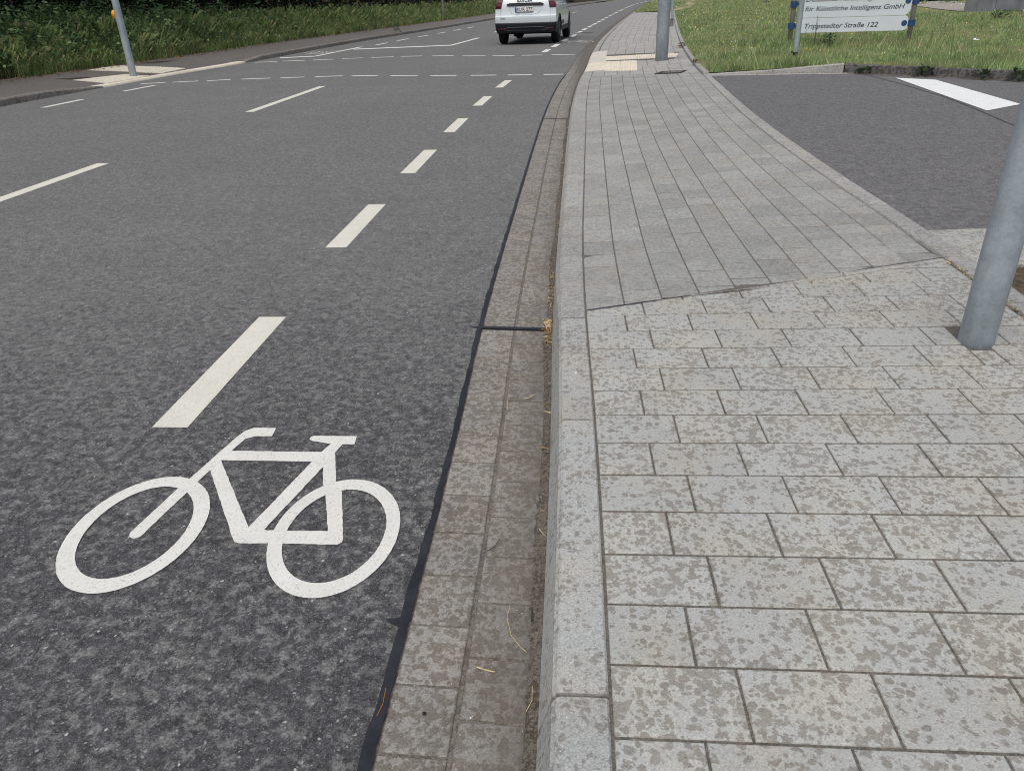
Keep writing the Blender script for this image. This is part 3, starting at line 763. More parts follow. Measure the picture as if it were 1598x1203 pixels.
# slabs and soil beyond the edging strip, right of the near pole
mb = MB()
z14 = lambda x, y: .141
for y0, y1, xs in ((3.56, 3.85, (1.72, 2.05, 2.36, 2.70)), (3.30, 3.555, (1.72, 1.88, 2.2, 2.5))):
    for a, c in zip(xs[:-1], xs[1:]):
        slab(mb, [(a, y0+.06*(a-1.7)), (c, y0+.06*(c-1.7)), (c, y1+.1*(c-1.7)), (a, y1+.1*(a-1.7))], z14, .003, .005, .006, 0, .001)
tag(mb.build('apron_slabs', M_paverA), kind='structure')
mb = MB(); mb.grid([[(1.69, y, .12), (2.2, y, .128), (4, y, .132), (12, y, .13)] for y in np.linspace(-1.5, 3.55, 8)]); mb.quad((2.3, 3.4, .13), (12, 3.4, .13), (12, 5.7, .13), (2.3, 3.95, .13))
tag(mb.build('verge_soil', M_soil), kind='structure')

# ------------------------------------------------------------------ lawn
def lz(x, y):
    d = y-dk(x) if x < 12 else 5
    e = math.exp(-max(d, 0)/1.2)
    s = min(1, max(0, (x-RR(min(y, 50.2))-.1)/1.2)) if y < 50 else 1
    return .165+.012*s+(.065*min(1, max(0, (x-2)/1.5)))*e
def lb(y):
    if y < 3.3: return 12.0
    if y < 11.80: return float(np.interp(-y, [-11.8, -11.18, -10.32, -3.3], [3.70, 4.48, 5.34, 12.0]))
    if y < 12.0: return 3.70+(1.85-3.70)*(y-11.80)/.2
    if y < 50.2: return RR(y)-.012
    return bk(y)-.01
mb = MB(); rows = []
for y in [3.3, 4, 5, 6, 7, 8, 9, 10, 10.4, 10.8, 11.2, 11.5, 11.7, 11.8, 11.86, 11.92, 12.0]+list(np.arange(12.3, 50, .7))+[50.19, 50.21]+list(np.arange(51.5, 191, 3)):
    x0 = lb(y); rows.append([(x0+q, y, lz(x0+q, y)) for q in (0, .15, .4, .8, 1.4, 2.2, 3.5, 5, 8, 12, 20, 40, 120)])
mb.grid(rows); tag(mb.build('lawn', M_lawn, smooth=True), kind='structure')
mb = MB(); rows = []
for t in np.linspace(0, 1, 16):
    y = 50.3+t*55; xc = 5.25+(y-50.3)*.155+.5*math.sin(t*7); w = .28+.12*math.sin(t*19)
    rows.append([(xc-w, y, lz(xc, y)+.012), (xc+w, y, lz(xc, y)+.012)])
mb.grid(rows); tag(mb.build('dirt_path', simple('bare_earth', (.36, .30, .2), .9, .1, 0, .2, 4)), kind='structure')

# blades: each a bent triangle pair
def blades(name, P, h, w, lean, mat, parent=None, z0=None, nseg=1):
    n = len(P); a = RNG.uniform(0, 2*np.pi, n); dx, dy = np.cos(a), np.sin(a)
    b_ = RNG.uniform(0, 2*np.pi, n); l = lean*h*RNG.uniform(.2, 1, n)
    lx, ly = np.cos(b_)*l, np.sin(b_)*l
    x, y, z = P.T
    if nseg == 1:
        V = np.empty((n, 3, 3))
        V[:, 0] = np.stack([x-dx*w/2, y-dy*w/2, z-.01], 1); V[:, 1] = np.stack([x+dx*w/2, y+dy*w/2, z-.01], 1)
        V[:, 2] = np.stack([x+lx, y+ly, z+h], 1)
        return np_mesh(name, V.reshape(-1, 3), 3, mat, parent)
    # 5-gon bent: base2, mid2, tip as one pentagon is non planar -> use two islands sharing look: quad + tri
    V = np.empty((n, 4, 3)); m = .55
    V[:, 0] = np.stack([x-dx*w/2, y-dy*w/2, z-.02], 1); V[:, 1] = np.stack([x+dx*w/2, y+dy*w/2, z-.02], 1)
    V[:, 2] = np.stack([x+dx*w*.35+lx*.25, y+dy*w*.35+ly*.25, z+h*.62], 1); V[:, 3] = np.stack([x-dx*w*.35+lx*.25, y-dy*w*.35+ly*.25, z+h*.62], 1)
    T = np.empty((n, 4, 3)); T[:, 0] = V[:, 3]; T[:, 1] = V[:, 2]
    dr = RNG.uniform(.86, 1.05, n)
    T[:, 2] = np.stack([x+lx*.8+dx*w*.12, y+ly*.8+dy*w*.12, z+h*.62+h*.3*dr], 1); T[:, 3] = np.stack([x+lx, y+ly, z+h*.62+h*.36*dr*RNG.uniform(.6, 1, n)], 1)
    A = np.concatenate([V, T], 1).reshape(-1, 3)
    return np_mesh(name, A, 4, mat, parent)
def polar(n, r0, r1, a0, a1, p=1.0):
    """n points with density falling with distance from the corner of the street"""
    u = RNG.uniform(0, 1, n); r = (r0**(1-p)+u*(r1**(1-p)-r0**(1-p)))**(1/(1-p)) if p != 1 else r0*(r1/r0)**u
    a = RNG.uniform(a0, a1, n); return r*np.sin(a), r*np.cos(a), r
lbv = np.vectorize(lb); lzv = np.vectorize(lz)
gx, gy, gr_ = polar(230000, 10.0, 95, R(-3), R(42), 1.25)
ok = (gx > lbv(gy)+.03) & (gy > 5)
pd = np.abs(gx-(5.25+(gy-50.3)*.155)); ok &= ~((gy > 50) & (pd < .3))
# keep the gravel path / forecourt near the concrete wall clear
wall_u = (gx-14.075)*.908+(gy-32.568)*-.42   # along wall
wall_v = (gx-14.075)*.42+(gy-32.568)*.908     # behind wall line
ok &= ~(wall_v > -np.interp(wall_u, [.9, 1.6, 2.6, 3.4, 4.2, 9], [-.1, .5, 1.6, 3.4, 6.5, 10])) | (wall_u < .9)
ok &= ~((wall_v > -.6) & (wall_u > -4.5) & (wall_u <= 1))
gx, gy, gr_ = gx[ok], gy[ok], gr_[ok]
gz_ = lzv(gx, gy)
edge = np.exp(-((gy-np.vectorize(dk)(np.minimum(gx, 12)))/.7)**2)+np.exp(-((gx-4.7)/1.8)**2-((gy-16.5)/1.1)**2)
hh = RNG.uniform(.03, .085, len(gx))*(1+edge*1.1)*np.where(RNG.uniform(0, 1, len(gx)) > .965, 2.6, 1)*(1+.55*np.sin(gx*1.7+gy*.6)*np.sin(gy*1.1-gx*.5))
ww = np.maximum(.006, .00085*gr_)
tag(blades('lawn_grass', np.stack([gx, gy, gz_], 1), hh, ww, .9, M_lawnb), 'mown green lawn grass with dry patches around the white sign', 'grass', kind='stuff')
# small tussocks of bare verge by the near pole
vx, vy = RNG.uniform(1.9, 3.2, 900), RNG.uniform(2.3, 3.45, 900)
k = (vy < 3.35-.12*(vx-1.9)) & (RNG.uniform(0, 1, 900) < np.clip((vx-1.80)*2.2, .25, 1)) & ((vx-1.72) > .1)
tag(blades('verge_grass', np.stack([vx, vy, np.full(900, .13)], 1)[k], RNG.uniform(.03, .10, k.sum()), np.full(k.sum(), .005), .9, M_lawnb), 'patchy grass on bare soil right of the near steel pole', 'grass', kind='stuff')
# flowers
fx, fy, fr = polar(900, 13, 60, R(5), R(40), 1.2); ok = (fx > lbv(fy)+.3) & (fy > 10); fx, fy, fr = fx[ok], fy[ok], fr[ok]
cl = np.sin(fx*1.3+1)*np.sin(fy*.7)+.35*np.sin(fx*3.1+fy); ok = cl > .15; fx, fy, fr = fx[ok], fy[ok], fr[ok]
n = len(fx); s = np.maximum(.006, .00042*fr)*RNG.uniform(.7, 1.3, n); fz = lzv(fx, fy)+RNG.uniform(.06, .11, n); V = np.empty((n, 4, 3))
for k, (a, c) in enumerate(((-1, -1), (1, -1), (1, 1), (-1, 1))): V[:, k] = np.stack([fx+a*s, fy+c*s*.6, fz+c*s*.7], 1)
tag(np_mesh('meadow_flowers', V.reshape(-1, 3), 4, M_flower), 'scattered tiny white and yellow flowers in the lawn', 'flowers', kind='stuff')
mb = MB(); mb.poly([(7.12, 15.80, .262), (7.20, 15.77, .258), (7.25, 15.83, .27), (7.2, 15.87, .262), (7.13, 15.86, .268)]); mb.poly([(7.13, 15.86, .268), (7.2, 15.87, .262), (7.21, 15.91, .29)])
tag(mb.build('paper_scrap', M_litter), 'small crumpled white paper scrap lying on the lawn', 'litter')

# leafy rosettes / weeds as things
def weed(name, loc, n, h, spread, leaf, label, mat=M_thist, group=None, stem=True):
    rng = random.Random(sum(map(ord, label))); V = []
    for k in range(n):
        a = rng.uniform(0, 2*math.pi); r = spread*math.sqrt(rng.random()); z = h*rng.random()**.8; r *= (1-.6*z/h)
        c = Vector((r*math.cos(a), r*math.sin(a), z)); d = Vector((math.cos(a+rng.uniform(-.8, .8)), math.sin(a+rng.uniform(-.8, .8)), rng.uniform(-.1, .8))).normalized()*leaf*rng.uniform(.7, 1.3)
        s = d.cross(Vector((0, 0, 1))).normalized()*leaf*.28
        V += [c, c+d*.5+s, c+d, c+d*.5-s]
    for k in range(max(3, n//20)):
        a = rng.uniform(0, 6.28); r = spread*.6*rng.random(); p = Vector((r*.4*math.cos(a), r*.4*math.sin(a), -.02)); q = Vector((r*math.cos(a), r*math.sin(a), h*rng.uniform(.8, 1.1)))
        for e in (Vector((.004, 0, 0)), Vector((0, .004, 0))): V += [p-e, p+e, q+e*.4, q-e*.4]
    o = np_mesh(name, np.array([tuple(p) for p in V]), 4, mat); o.location = loc
    return tag(o, label, 'weed', group)
weed('thistle_plant', (4.70, 16.35, .18), 170, .22, .26, .07, 'dark green weed clump growing in front of the white sign')
weed('tall_weed_stalk', (4.47, 16.5, .18), 26, .52, .035, .035, 'thin weed stalk rising in front of the lettering of the white sign')
for (x, y, n, h, lab) in ((4.45, 11.02, 60, .13, 'green weed tuft at the foot of the old dark kerb near the white bar'), (4.93, 10.50, 45, .10, 'small weed right of the white bar at the old dark kerb foot'), (5.22, 10.20, 70, .14, 'rightmost green weed standing against the old dark kerb'), (3.84, 11.56, 45, .08, 'low weed where the clean kerb meets the blackened kerb')):
    weed('kerb_weed', (x, y, .137), n, h, .13, .07, lab, M_thist, 'weeds along the driveway kerb')
weed('kerb_weed', (-7.66, 33.0, .09), 50, .14, .22, .09, 'lone dark weed tuft on the far kerb left of the car', M_thist)
weed('edging_weed', (1.80, 13.6, .15), 45, .07, .09, .05, 'brownish weed in the joint beside the drain grate', M_litterleaf)
weed('edging_weed', (2.06, 17.9, .15), 60, .08, .10, .06, 'brown dry weed at the edging behind the far thick pole', M_litterleaf)
weed('dock_plant', (12.15, 25.6, .19), 90, .2, .30, .12, 'broad-leaved weed at the edge of the paving below the concrete wall')
weed('blue_shape_standin', (13.05, 62.0, .18), 60, .62, .26, .16, 'dark blue clump of upright stalks far up the lawn cut off by the top edge', simple('blue_stalks', (.03, .04, .09), .7, .2))  # made-up stalks standing in for an unidentified dark blue shape

# litter of leaves against the old kerb
def litter(name, P, s, mat, label):
    n = len(P); a = RNG.uniform(0, 6.28, n); V = np.empty((n, 4, 3)); L = s*RNG.uniform(.6, 1.4, n); W = L*RNG.uniform(.3, .7, n); tz = RNG.uniform(-.5, .5, (n, 2))
    for k, (u, v) in enumerate(((-1, 0), (0, -1), (1, 0), (0, 1))):
        V[:, k] = np.stack([P[:, 0]+np.cos(a)*u*L/2-np.sin(a)*v*W/2, P[:, 1]+np.sin(a)*u*L/2+np.cos(a)*v*W/2, P[:, 2]+.006+u*L*.5*tz[:, 0]*.6+abs(v)*W*.3*tz[:, 1]+.25*L*abs(tz[:, 0])], 1)
    return tag(np_mesh(name, V.reshape(-1, 3), 4, mat), label, 'leaf litter', kind='stuff')
t = RNG.uniform(3.66, 8.5, 900); yy = np.vectorize(dk)(t)-.02-np.abs(RNG.normal(0, .06, 900)); litter('kerb_leaf_litter', np.stack([t-.03, yy, np.full(900, .138)], 1), .035, M_litterleaf, 'dry brown leaf litter along the foot of the old dark kerb')
yl = RNG.uniform(9, 60, 5200); yl = 9+(yl-9)**1.0; xl = np.vectorize(lk)(yl)-2.40-RNG.normal(.1, .22, 5200)
litter('verge_leaf_litter', np.stack([xl, yl, np.full(5200, .108)], 1), .07, M_litterleaf, 'brown fallen leaves along the back of the far pavement')
# dry straw collected in the gutter corner
def fibres(P, L, w, mat, name, label, spread=1.5):
    n = len(P); a = RNG.normal(math.pi/2, spread, n); V = np.empty((n, 4, 3)); dx, dy = np.cos(a)*L/2, np.sin(a)*L/2; nx, ny = -np.sin(a)*w/2, np.cos(a)*w/2; zz = RNG.uniform(0, .012, n)
    for k, (u, v) in enumerate(((-1, -1), (1, -1), (1, 1), (-1, 1))): V[:, k] = np.stack([P[:, 0]+u*dx+v*nx, P[:, 1]+u*dy+v*ny, P[:, 2]+zz+u*.004*RNG.uniform(-1, 1, n)], 1)
    return tag(np_mesh(name, V.reshape(-1, 3), 4, mat), label, 'dry grass', kind='stuff')
kbv = np.vectorize(kb)
M_dry = leafmat('dry_debris', [(0, (.18, .12, .06)), (.5, (.42, .30, .15)), (1, (.66, .55, .34))], .1)
def dclump(y0, y1, n, off, sd):
    y = RNG.uniform(y0, y1, n); return np.stack([kbv(y)-off-np.abs(RNG.normal(0, sd, n)), y, np.full(n, .0)], 1)
P = np.concatenate([dclump(2.86, 2.98, 80, .005, .015), dclump(2.72, 2.86, 40, .005, .014), dclump(3.1, 3.6, 60, .003, .007), dclump(3.6, 4.6, 22, .003, .004), dclump(4.6, 9, 30, .003, .005), dclump(.8, 2.8, 16, .003, .008)])
fibres(P, RNG.uniform(.012, .04, len(P)), .0017, M_dry, 'dry_grass_debris', 'yellow dry grass debris caught in the gutter corner against the kerb')
pj = np.stack([RNG.normal(1.605, .006, 90), RNG.uniform(2.55, 3.32, 90), np.full(90, .152)], 1)
fibres(pj, RNG.uniform(.012, .03, 90), .004, M_dry, 'joint_debris', 'brown dry debris in the joint behind the near steel pole', .6)
def stalk(name, pts, r, mat, label, cat):
    mb = MB()
    for p, q in zip(pts[:-1], pts[1:]): mb.tube((p[0], p[1], p[2] if len(p) > 2 else .002), (q[0], q[1], q[2] if len(q) > 2 else .002), r, r*.9, 6)
    tag(mb.build(name, mat), label, cat)
stalk('straw', [(-.213, 1.099, .002), (-.195, 1.091, .004), (-.174, 1.089, .001)], .0014, M_straw, 'short bright pale straw lying across the middle of the gutter near the bottom', 'straw')
stalk('straw', [(-.159, 1.278), (-.162, 1.239, .006), (-.148, 1.189), (-.124, 1.155, .004), (-.111, 1.145)], .0006, M_straw, 'long thin curved straw in the gutter near the kerb', 'straw')
stalk('straw', [(-.093, 1.057), (-.091, 1.02, .005), (-.101, 0.996)], .0008, M_straw, 'bent straw at the foot of the kerb face nearest the bottom edge', 'straw')
stalk('grass_blade', [(-.108, 1.279, .003), (-.106, 1.237, .002)], .0016, M_thist, 'short straight green grass blade at the foot of the kerb', 'grass blade')
stalk('pine_needle', [(-.391, 1.03, .007), (-.388, .991, .007), (-.393, .963, .007)], .0008, M_needle, 'orange brown pine needle beside the black bitumen line', 'pine needle')
stalk('twig', [(-.207, 1.51, .006), (-.218, 1.484), (-.247, 1.456)], .0014, M_twig, 'thin dark bent twig in the gutter', 'twig')
stalk('straw', [(-.198, 2.276), (-.185, 2.278, .005), (-.166, 2.309)], .0014, M_straw, 'pale bent straw in the gutter beyond the twig below the expansion joint', 'straw')
stalk('straw', [(-.258, 2.258), (-.252, 2.198)], .0014, M_straw, 'straight pale straw lying on the middle joint of the gutter', 'straw')
def pebble(loc, r, mat, label):
    bm = bmesh.new(); bmesh.ops.create_icosphere(bm, subdivisions=2, radius=r)
    for v in bm.verts: v.co *= random.uniform(.8, 1.15); v.co.z *= .6
    me = bpy.data.meshes.new('pebble'); bm.to_mesh(me); bm.free(); me.materials.append(mat); o = bpy.data.objects.new('pebble', me); COL.objects.link(o); o.location = loc; tag(o, label, 'pebble')
pebble((-.302, .979, .002), .0042, M_black, 'small black pebble on the gutter near the bottom edge')
pebble((-.209, .975, .001), .0018, M_litter, 'tiny white pebble in the gutter right of the black pebble')
pebble((-.02, 2.24, .124), .004, M_litter, 'small white pebble on top of the kerb')

# ------------------------------------------------------------------ left pavement, kerb, verge
mb = MB(); rows = []
def bl(y): return lk(y)-2.45
for y in ys_road:
    h = lh(y); rows.append([(bl(y)-.4, y, .105), (bl(y), y, .10), (lk(y)-1.2, y, .06+.04*(h/.1)), (lk(y)-.13, y, h-.002)])
mb.grid(rows); lpave = tag(mb.build('left_pavement', M_lpave), kind='structure')
mb = MB(); y = 2.0
while y < 120:
    st = 1.0 if y < 50 else 4.0
    c = 14.38 < y+.5 < 19.0
    if y < 14.38 < y+st: st = 14.38-y
    r0 = []
    for yy in (y+.004, y+st*.5, y+st-.004):
        x, h = lk(yy), lh(yy)
        r0.append([(x+.005, yy, -.02), (x-.006, yy, h-.018), (x-.022, yy, h+.001), (x-.15-(.12 if c else 0), yy, h+.004), (x-.155-(.12 if c else 0), yy, h-.05)])
    mb.grid(r0, 1 if c else 0); mb.poly(r0[0], 1 if c else 0); mb.poly(r0[-1][::-1], 1 if c else 0)
    y += st
tag(mb.build('left_kerb', [M_kerbleft, M_cream]), kind='structure')
def lpatch(name, P, mat, dz, ribs=0):
    A, B_, C_, D = [Vector(p) for p in P]; mb = MB(); nu = max(4, ribs*4); nv = 8; rws = []
    for v in range(nv+1):
        rw = []
        for i in range(nu+1):
            p = A.lerp(B_, i/nu).lerp(D.lerp(C_, i/nu), v/nv); h = lh(p.y); t = (p.x-(lk(p.y)-1.2))/1.07
            if t > 0: z = .06+.04*h/.1+(h-.002-(.06+.04*h/.1))*min(1, t)
            else: z = .06+.04*h/.1+(.10-(.06+.04*h/.1))*min(1, -t*1.07/1.25)
            rw.append((p.x, p.y, z+dz+(.007 if ribs and i % 4 in (1, 2) else 0)))
        rws.append(rw)
    mb.grid(rws)
    for e in ([r[0] for r in rws], [r[-1] for r in rws][::-1], rws[0][::-1], rws[-1]):
        for p, q in zip(e[:-1], e[1:]): mb.quad(p, q, (q[0], q[1], q[2]-.02), (p[0], p[1], p[2]-.02))
    return mb.build(name, mat, lpave)
M_creamL = concrete('cream_slab_left', (.66, .62, .52), (.50, .46, .38), -.1, 16.0, .1, .06, 5.0, sparkle=.1)
lpatch('tactile_slab', [(-11.0, 16.95), (-9.0, 16.35), (-9.0, 17.5), (-11.0, 18.1)], M_creamL, .008, 22)
lpatch('tactile_slab', [(-10.0, 14.85), (-9.06, 14.45), (-8.95, 15.85), (-9.62, 16.1)], M_creamL, .008)
lpatch('dark_patch', [(-10.55, 15.1), (-10.0, 14.95), (-9.75, 15.2), (-10.1, 15.5)], simple('dark_asphalt', (.045, .042, .038), .7, .3), .004)  # flat patches of darker asphalt colour beside the cream slabs
lpatch('dark_patch', [(-10.8, 18.75), (-10.4, 18.75), (-10.2, 19.5), (-10.6, 19.5)], bpy.data.materials['dark_asphalt'], .004)
# verge bank
def vz(x, y): return .09+.10*max(0, bl(y)-.3-x)
mb = MB(); rows = []
for y in ys_road: rows.append([(bl(y)-.2, y, .10)]+[(bl(y)-.4-q, y, vz(bl(y)-.4-q, y)) for q in (0, 1, 2, 4, 8, 16, 40, 90)])
mb.grid(rows); tag(mb.build('woodland_verge', M_wsoil), kind='structure')

# undergrowth -------------------------------------------------------
blv = np.vectorize(bl)
def vpts(n, y0, y1, d0, d1, pw=1.6, dp=1.0):
    u = RNG.uniform(0, 1, n); y = (y0**(1-pw)+u*(y1**(1-pw)-y0**(1-pw)))**(1/(1-pw))
    d = d0+(d1-d0)*RNG.uniform(0, 1, n)**dp; x = blv(y)-.30-d
    return x, y, d
def diamond(C, D, S):
    V = np.empty((len(C), 4, 3)); V[:, 0] = C; V[:, 1] = C+D*.45+S; V[:, 2] = C+D; V[:, 3] = C+D*.45-S; return V
def leaves(C, size, tilt=(-.5, .5)):
    n = len(C); a = RNG.uniform(0, 2*np.pi, n); t = RNG.uniform(*tilt, n)
    D = np.stack([np.cos(a)*np.cos(t), np.sin(a)*np.cos(t), np.sin(t)], 1)*size[:, None]
    q = RNG.normal(0, 1, (n, 3)); q[:, 2] *= .4; S = np.cross(D, q); S /= np.linalg.norm(S, axis=1)[:, None]+1e-9; S = np.cross(S, D); S /= np.linalg.norm(S, axis=1)[:, None]+1e-9
    return diamond(C, D, S*size[:, None]*.33)
def top_h(y, d):  # height of the leafy mass
    base = np.interp(y, [10, 13, 16, 20, 30, 45, 90], [1.12, 1.12, 1.02, .98, .86, .72, .65])
    prof = np.clip(.30+d*.75, 0, 1)
    return base*prof*(1+.24*np.sin(y*1.9+d*2.0)+.16*np.sin(y*4.7-d*3))
# broad-leaved mass (bramble, ivy) mostly at the near end
x, y, d = vpts(46000, 9.5, 30, 0, 3.2, 1.9, .8)
k = RNG.uniform(0, 1, len(x)) < np.interp(y, [9, 14.6, 16, 30], [1, 1, .42, .30]); x, y, d = x[k], y[k], d[k]
k = np.sin(y*5.1+d*3.3)*np.sin(y*2.3-d*5.7)+.5*np.sin(y*9.7+d*8.1) > -.62; x, y, d = x[k], y[k], d[k]
h = top_h(y, d)*(1-np.abs(RNG.normal(0, .22, len(x)))).clip(.02, 1.1); C = np.stack([x, y, np.vectorize(vz)(x, y)+h], 1)
under = np_mesh('undergrowth', leaves(C, RNG.uniform(.05, .12, len(C))*np.where(np.sin(C[:, 1]*2.9+C[:, 0]*2.2) > .2, 1.45, .9), (-.6, .4)).reshape(-1, 3), 4, M_leaf)
tag(under, 'dense dark green brambles and leafy undergrowth at the foot of the wood', 'undergrowth', kind='stuff')
# nettles with spiky tops
x, y, d = vpts(2300, 10, 44, .35, 3.0, 1.9)
Cs, Ds, Ss = [], [], []
for xx, yy, dd in zip(x, y, d):
    H = float(np.interp(yy, [10, 20, 30, 48], [1.16, 1.18, 1.05, .85]))*random.uniform(.72, 1.12)*min(1, .55+dd*.4); z0 = vz(xx, yy); lx, ly = random.uniform(-.1, .1), random.uniform(-.1, .1)
    nl = 11 if yy < 30 else 7; ph = random.uniform(0, 3)
    for q in range(nl):
        f = .32+.68*q/(nl-1); s = .115*(1.15-f*.85); 
        for e in (0, math.pi):
            a = ph+q*1.57+e+random.uniform(-.3, .3); Cs.append((xx+lx*f, yy+ly*f, z0+H*f)); Ds.append((math.cos(a)*s, math.sin(a)*s, -.35*s+random.uniform(-.3, .5)*s)); Ss.append((-math.sin(a)*s*.3, math.cos(a)*s*.3, random.uniform(-.1, .1)*s))
tag(np_mesh('nettles', diamond(np.array(Cs), np.array(Ds), np.array(Ss)).reshape(-1, 3), 4, M_nettle), 'tall stinging nettles with spiky tops along the wood edge', 'nettles', kind='stuff')
# tall grass
x, y, d = vpts(60000, 15.4, 95, -.12, 2.6, 1.45, 1.4)
k = RNG.uniform(0, 1, len(x)) < np.interp(y, [15.2, 16.2, 17.5, 19, 24, 28], [.1, .7, .8, .45, .5, 1]); x, y, d = x[k], y[k], d[k]
h = (1+.28*np.sin(y*2.1+d)*np.sin(y*.83+1))*np.interp(y, [14, 20, 30, 50, 95], [.76, .76, .70, .62, .6])*RNG.uniform(.35, 1.25, len(x))*np.clip(.45+d*.6, .3, 1); w = np.maximum(.006, .00060*y)
tag(blades('tall_grass', np.stack([x, y, np.vectorize(vz)(x, y)], 1), h, w, .55, M_tallg, nseg=2), 'long uncut grass with dry seed heads on the verge of the far pavement', 'grass', kind='stuff')
# shaded thicket filling the wood edge behind the verge
x, y, d = vpts(30000, 8.5, 75, 3.4, 7.5, 1.3); zt = RNG.uniform(0, 1, len(x))**.7*(.9+.45*(d-3)+.35*np.sin(y*1.1+d))
C = np.stack([x, y, np.vectorize(vz)(x, y)+zt], 1)
tag(np_mesh('thicket', leaves(C, RNG.uniform(.14, .30, len(C)), (-.9, .5)).reshape(-1, 3), 4, M_tree), 'deeply shaded thicket behind the nettles', 'thicket', kind='stuff')

# trees: crown and trunk, copied along the wood edge
def make_tree(seed, H, name, label):
    rng = np.random.default_rng(seed); e = empty(name, (0, 0, 0))
    mb = MB(); mb.tube((0, 0, -.1), (.1, .05, H*.45), .16, .11, 10); mb.tube((.1, .05, H*.45), (0, .1, H*.9), .11, .03, 8)
    limbs = []
    for k in range(9):
        a = k*2.4; z = H*(.22+.06*k); L = 2.6-.12*k; p = (.06, .04, z); q = (L*math.cos(a), L*math.sin(a), z+.5+.1*k); mb.tube(p, q, .05, .015, 6); limbs.append(q)
    mb.build('trunk', M_bark, e, smooth=True)
    n = 5200; cen = np.array(limbs+[(0, 0, H*.85), (1, 1, H*.7), (-1, -.6, H*.75), (.4, -1.2, H*.55)]); c = cen[rng.integers(0, len(cen), n)]+rng.normal(0, .75, (n, 3))*np.array([1, 1, .8])
    c[:, 2] = np.maximum(c[:, 2], 2.1+rng.uniform(0, .5, n))
    np_mesh('crown', leaves(c, rng.uniform(.16, .34, n), (-.9, .4)).reshape(-1, 3), 4, M_tree, e)
    return e
tree0 = make_tree(3, 6.5, 'woodland_tree', ''); tree1 = make_tree(8, 7.5, 'woodland_tree', '')
TP = [(9.5, 3.0, 0), (12.6, 3.6, 1), (15.6, 3.2, 0), (18.4, 3.9, 1), (21.2, 3.3, 0), (24.2, 3.8, 1), (27.5, 3.6, 0), (31.5, 3.9, 1), (36, 4.0, 0), (41, 4.4, 1), (47, 4.2, 0), (54, 4.8, 1), (62, 5.2, 0), (11, 6.8, 1), (16.5, 7.2, 0), (22.5, 7.0, 1), (28.5, 7.4, 0), (35, 7.6, 1), (43, 8, 0)]
for i, (y, d, k) in enumerate(TP):
    o = (tree0, tree1)[k] if i < 2 else copy_tree((tree0, tree1)[k])
    if i < 2: o = (tree0, tree1)[k]
    x = bl(y)-1.6-d; o.location = (x, y, vz(x, y)); o.rotation_euler = (0, 0, i*1.7); s = .9+.25*((i*37) % 10)/10; o.scale = (s, s, s)
    tag(o, 'broadleaved tree in the dark wood behind the nettles, trunk lost in shade', 'tree', 'trees of the wood on the left')
# bright overhanging shrub at the top-left corner
sh = empty('hazel_shrub', (-13.25, 13.6, .4)); tag(sh, 'bright green shrub leaning out over the brambles in the top left corner', 'shrub')
for k in range(6):
    a = k*1.1; mb = MB(); mb.tube((0, 0, -.3), (.75*math.cos(a), .75*math.sin(a)-.2, 1.5+.1*k), .02, .008, 6); mb.build('stem', M_bark, sh)
c = RNG.normal(0, 1, (750, 3))*np.array([.55, .85, .30])+np.array([.25, -.1, 1.28]); c[:, 2] = np.maximum(c[:, 2], .78+.15*RNG.uniform(0, 1, 750))
np_mesh('foliage', leaves(c, RNG.uniform(.07, .14, 750), (-.5, .2)).reshape(-1, 3), 4, M_shrubl, sh)

# ------------------------------------------------------------------ poles
def pole_thing(name, loc, r, H, label, cat, mat, r2=None, n=40):
    e = empty(name, loc); tag(e, label, cat); mb = MB(); mb.tube((0, 0, -.3), (0, 0, H), r, r2 or r, n, segs=6); mb.build('shaft', mat, e, smooth=True); return e
p1 = pole_thing('steel_pole', (1.345, 2.46, .155), .0555, 3.4, 'thick galvanised steel pole standing in the pavers at the right edge, nearest the viewer', 'pole', M_galv)
mb = MB(); mb.lathe([(.0, 3.47), (.04, 3.45), (.058, 3.42), (.059, 3.37)], 40); mb.build('cap', M_black, p1, smooth=True)
mb = MB(); mb.lathe([(.0565, -.012), (.066, -.012), (.085, -.013)], 40); mb.build('grout_collar', M_joint, p1)
p2 = pole_thing('crossing_signal_pole', (1.375, 14.95, .125), .112, 4.2, 'thick grey steel pole on the cream tactile paving at the far crossing', 'pole', M_galv2)
mb = MB(); mb.lathe([(0, 4.27), (.08, 4.25), (.115, 4.2), (.116, 4.15)], 40); mb.build('cap', M_black, p2, smooth=True)
p3 = pole_thing('thin_signpost', (2.945, 28.95, .14), .04, 2.9, 'thin blue grey post right behind the thick far pole', 'post', M_galv)
mb = MB(); mb.lathe([(.062, -.1), (.062, .21), (.05, .215), (.05, .235), (.085, .237), (.085, .25), (.04, .252)], 24); mb.build('ground_sleeve', M_postgrey, p3)
p4 = pole_thing('signal_mast', (-9.262, 15.76, .06), .072, 4.0, 'grey signal mast on the cream tactile slabs of the far left pavement', 'pole', M_galv, .062)
mb = MB(); mb.lathe([(0, 4.05), (.05, 4.03), (.066, 4.0)], 24); mb.build('cap', M_black, p4, smooth=True)
pb = MB(); pb.lathe([(.0, -.055), (.05, -.055), (.078, -.045), (.085, -.02), (.085, .03), (.07, .045), (0, .05)], 24, 'x', (-.072, .03, 1.13)); o = pb.build('push_button', M_yellow, p4, smooth=True); o['label'] = 'yellow push button box half hidden behind the mast'
pb = MB(); pb.box((-.132, .03, 1.13), (.012, .05, .06), 0, 0, .004); pb.build('button_plate', M_black, o)
p5 = pole_thing('roadside_post', (-8.66, 50.0, .25), .07, 1.6, 'short grey post standing in the long grass beyond the far pavement', 'post', M_postgrey, n=16)
mb = MB(); mb.lathe([(.071, 1.3), (.074, 1.3), (.074, 1.42), (.071, 1.42)], 16); mb.build('band', M_black, p5)
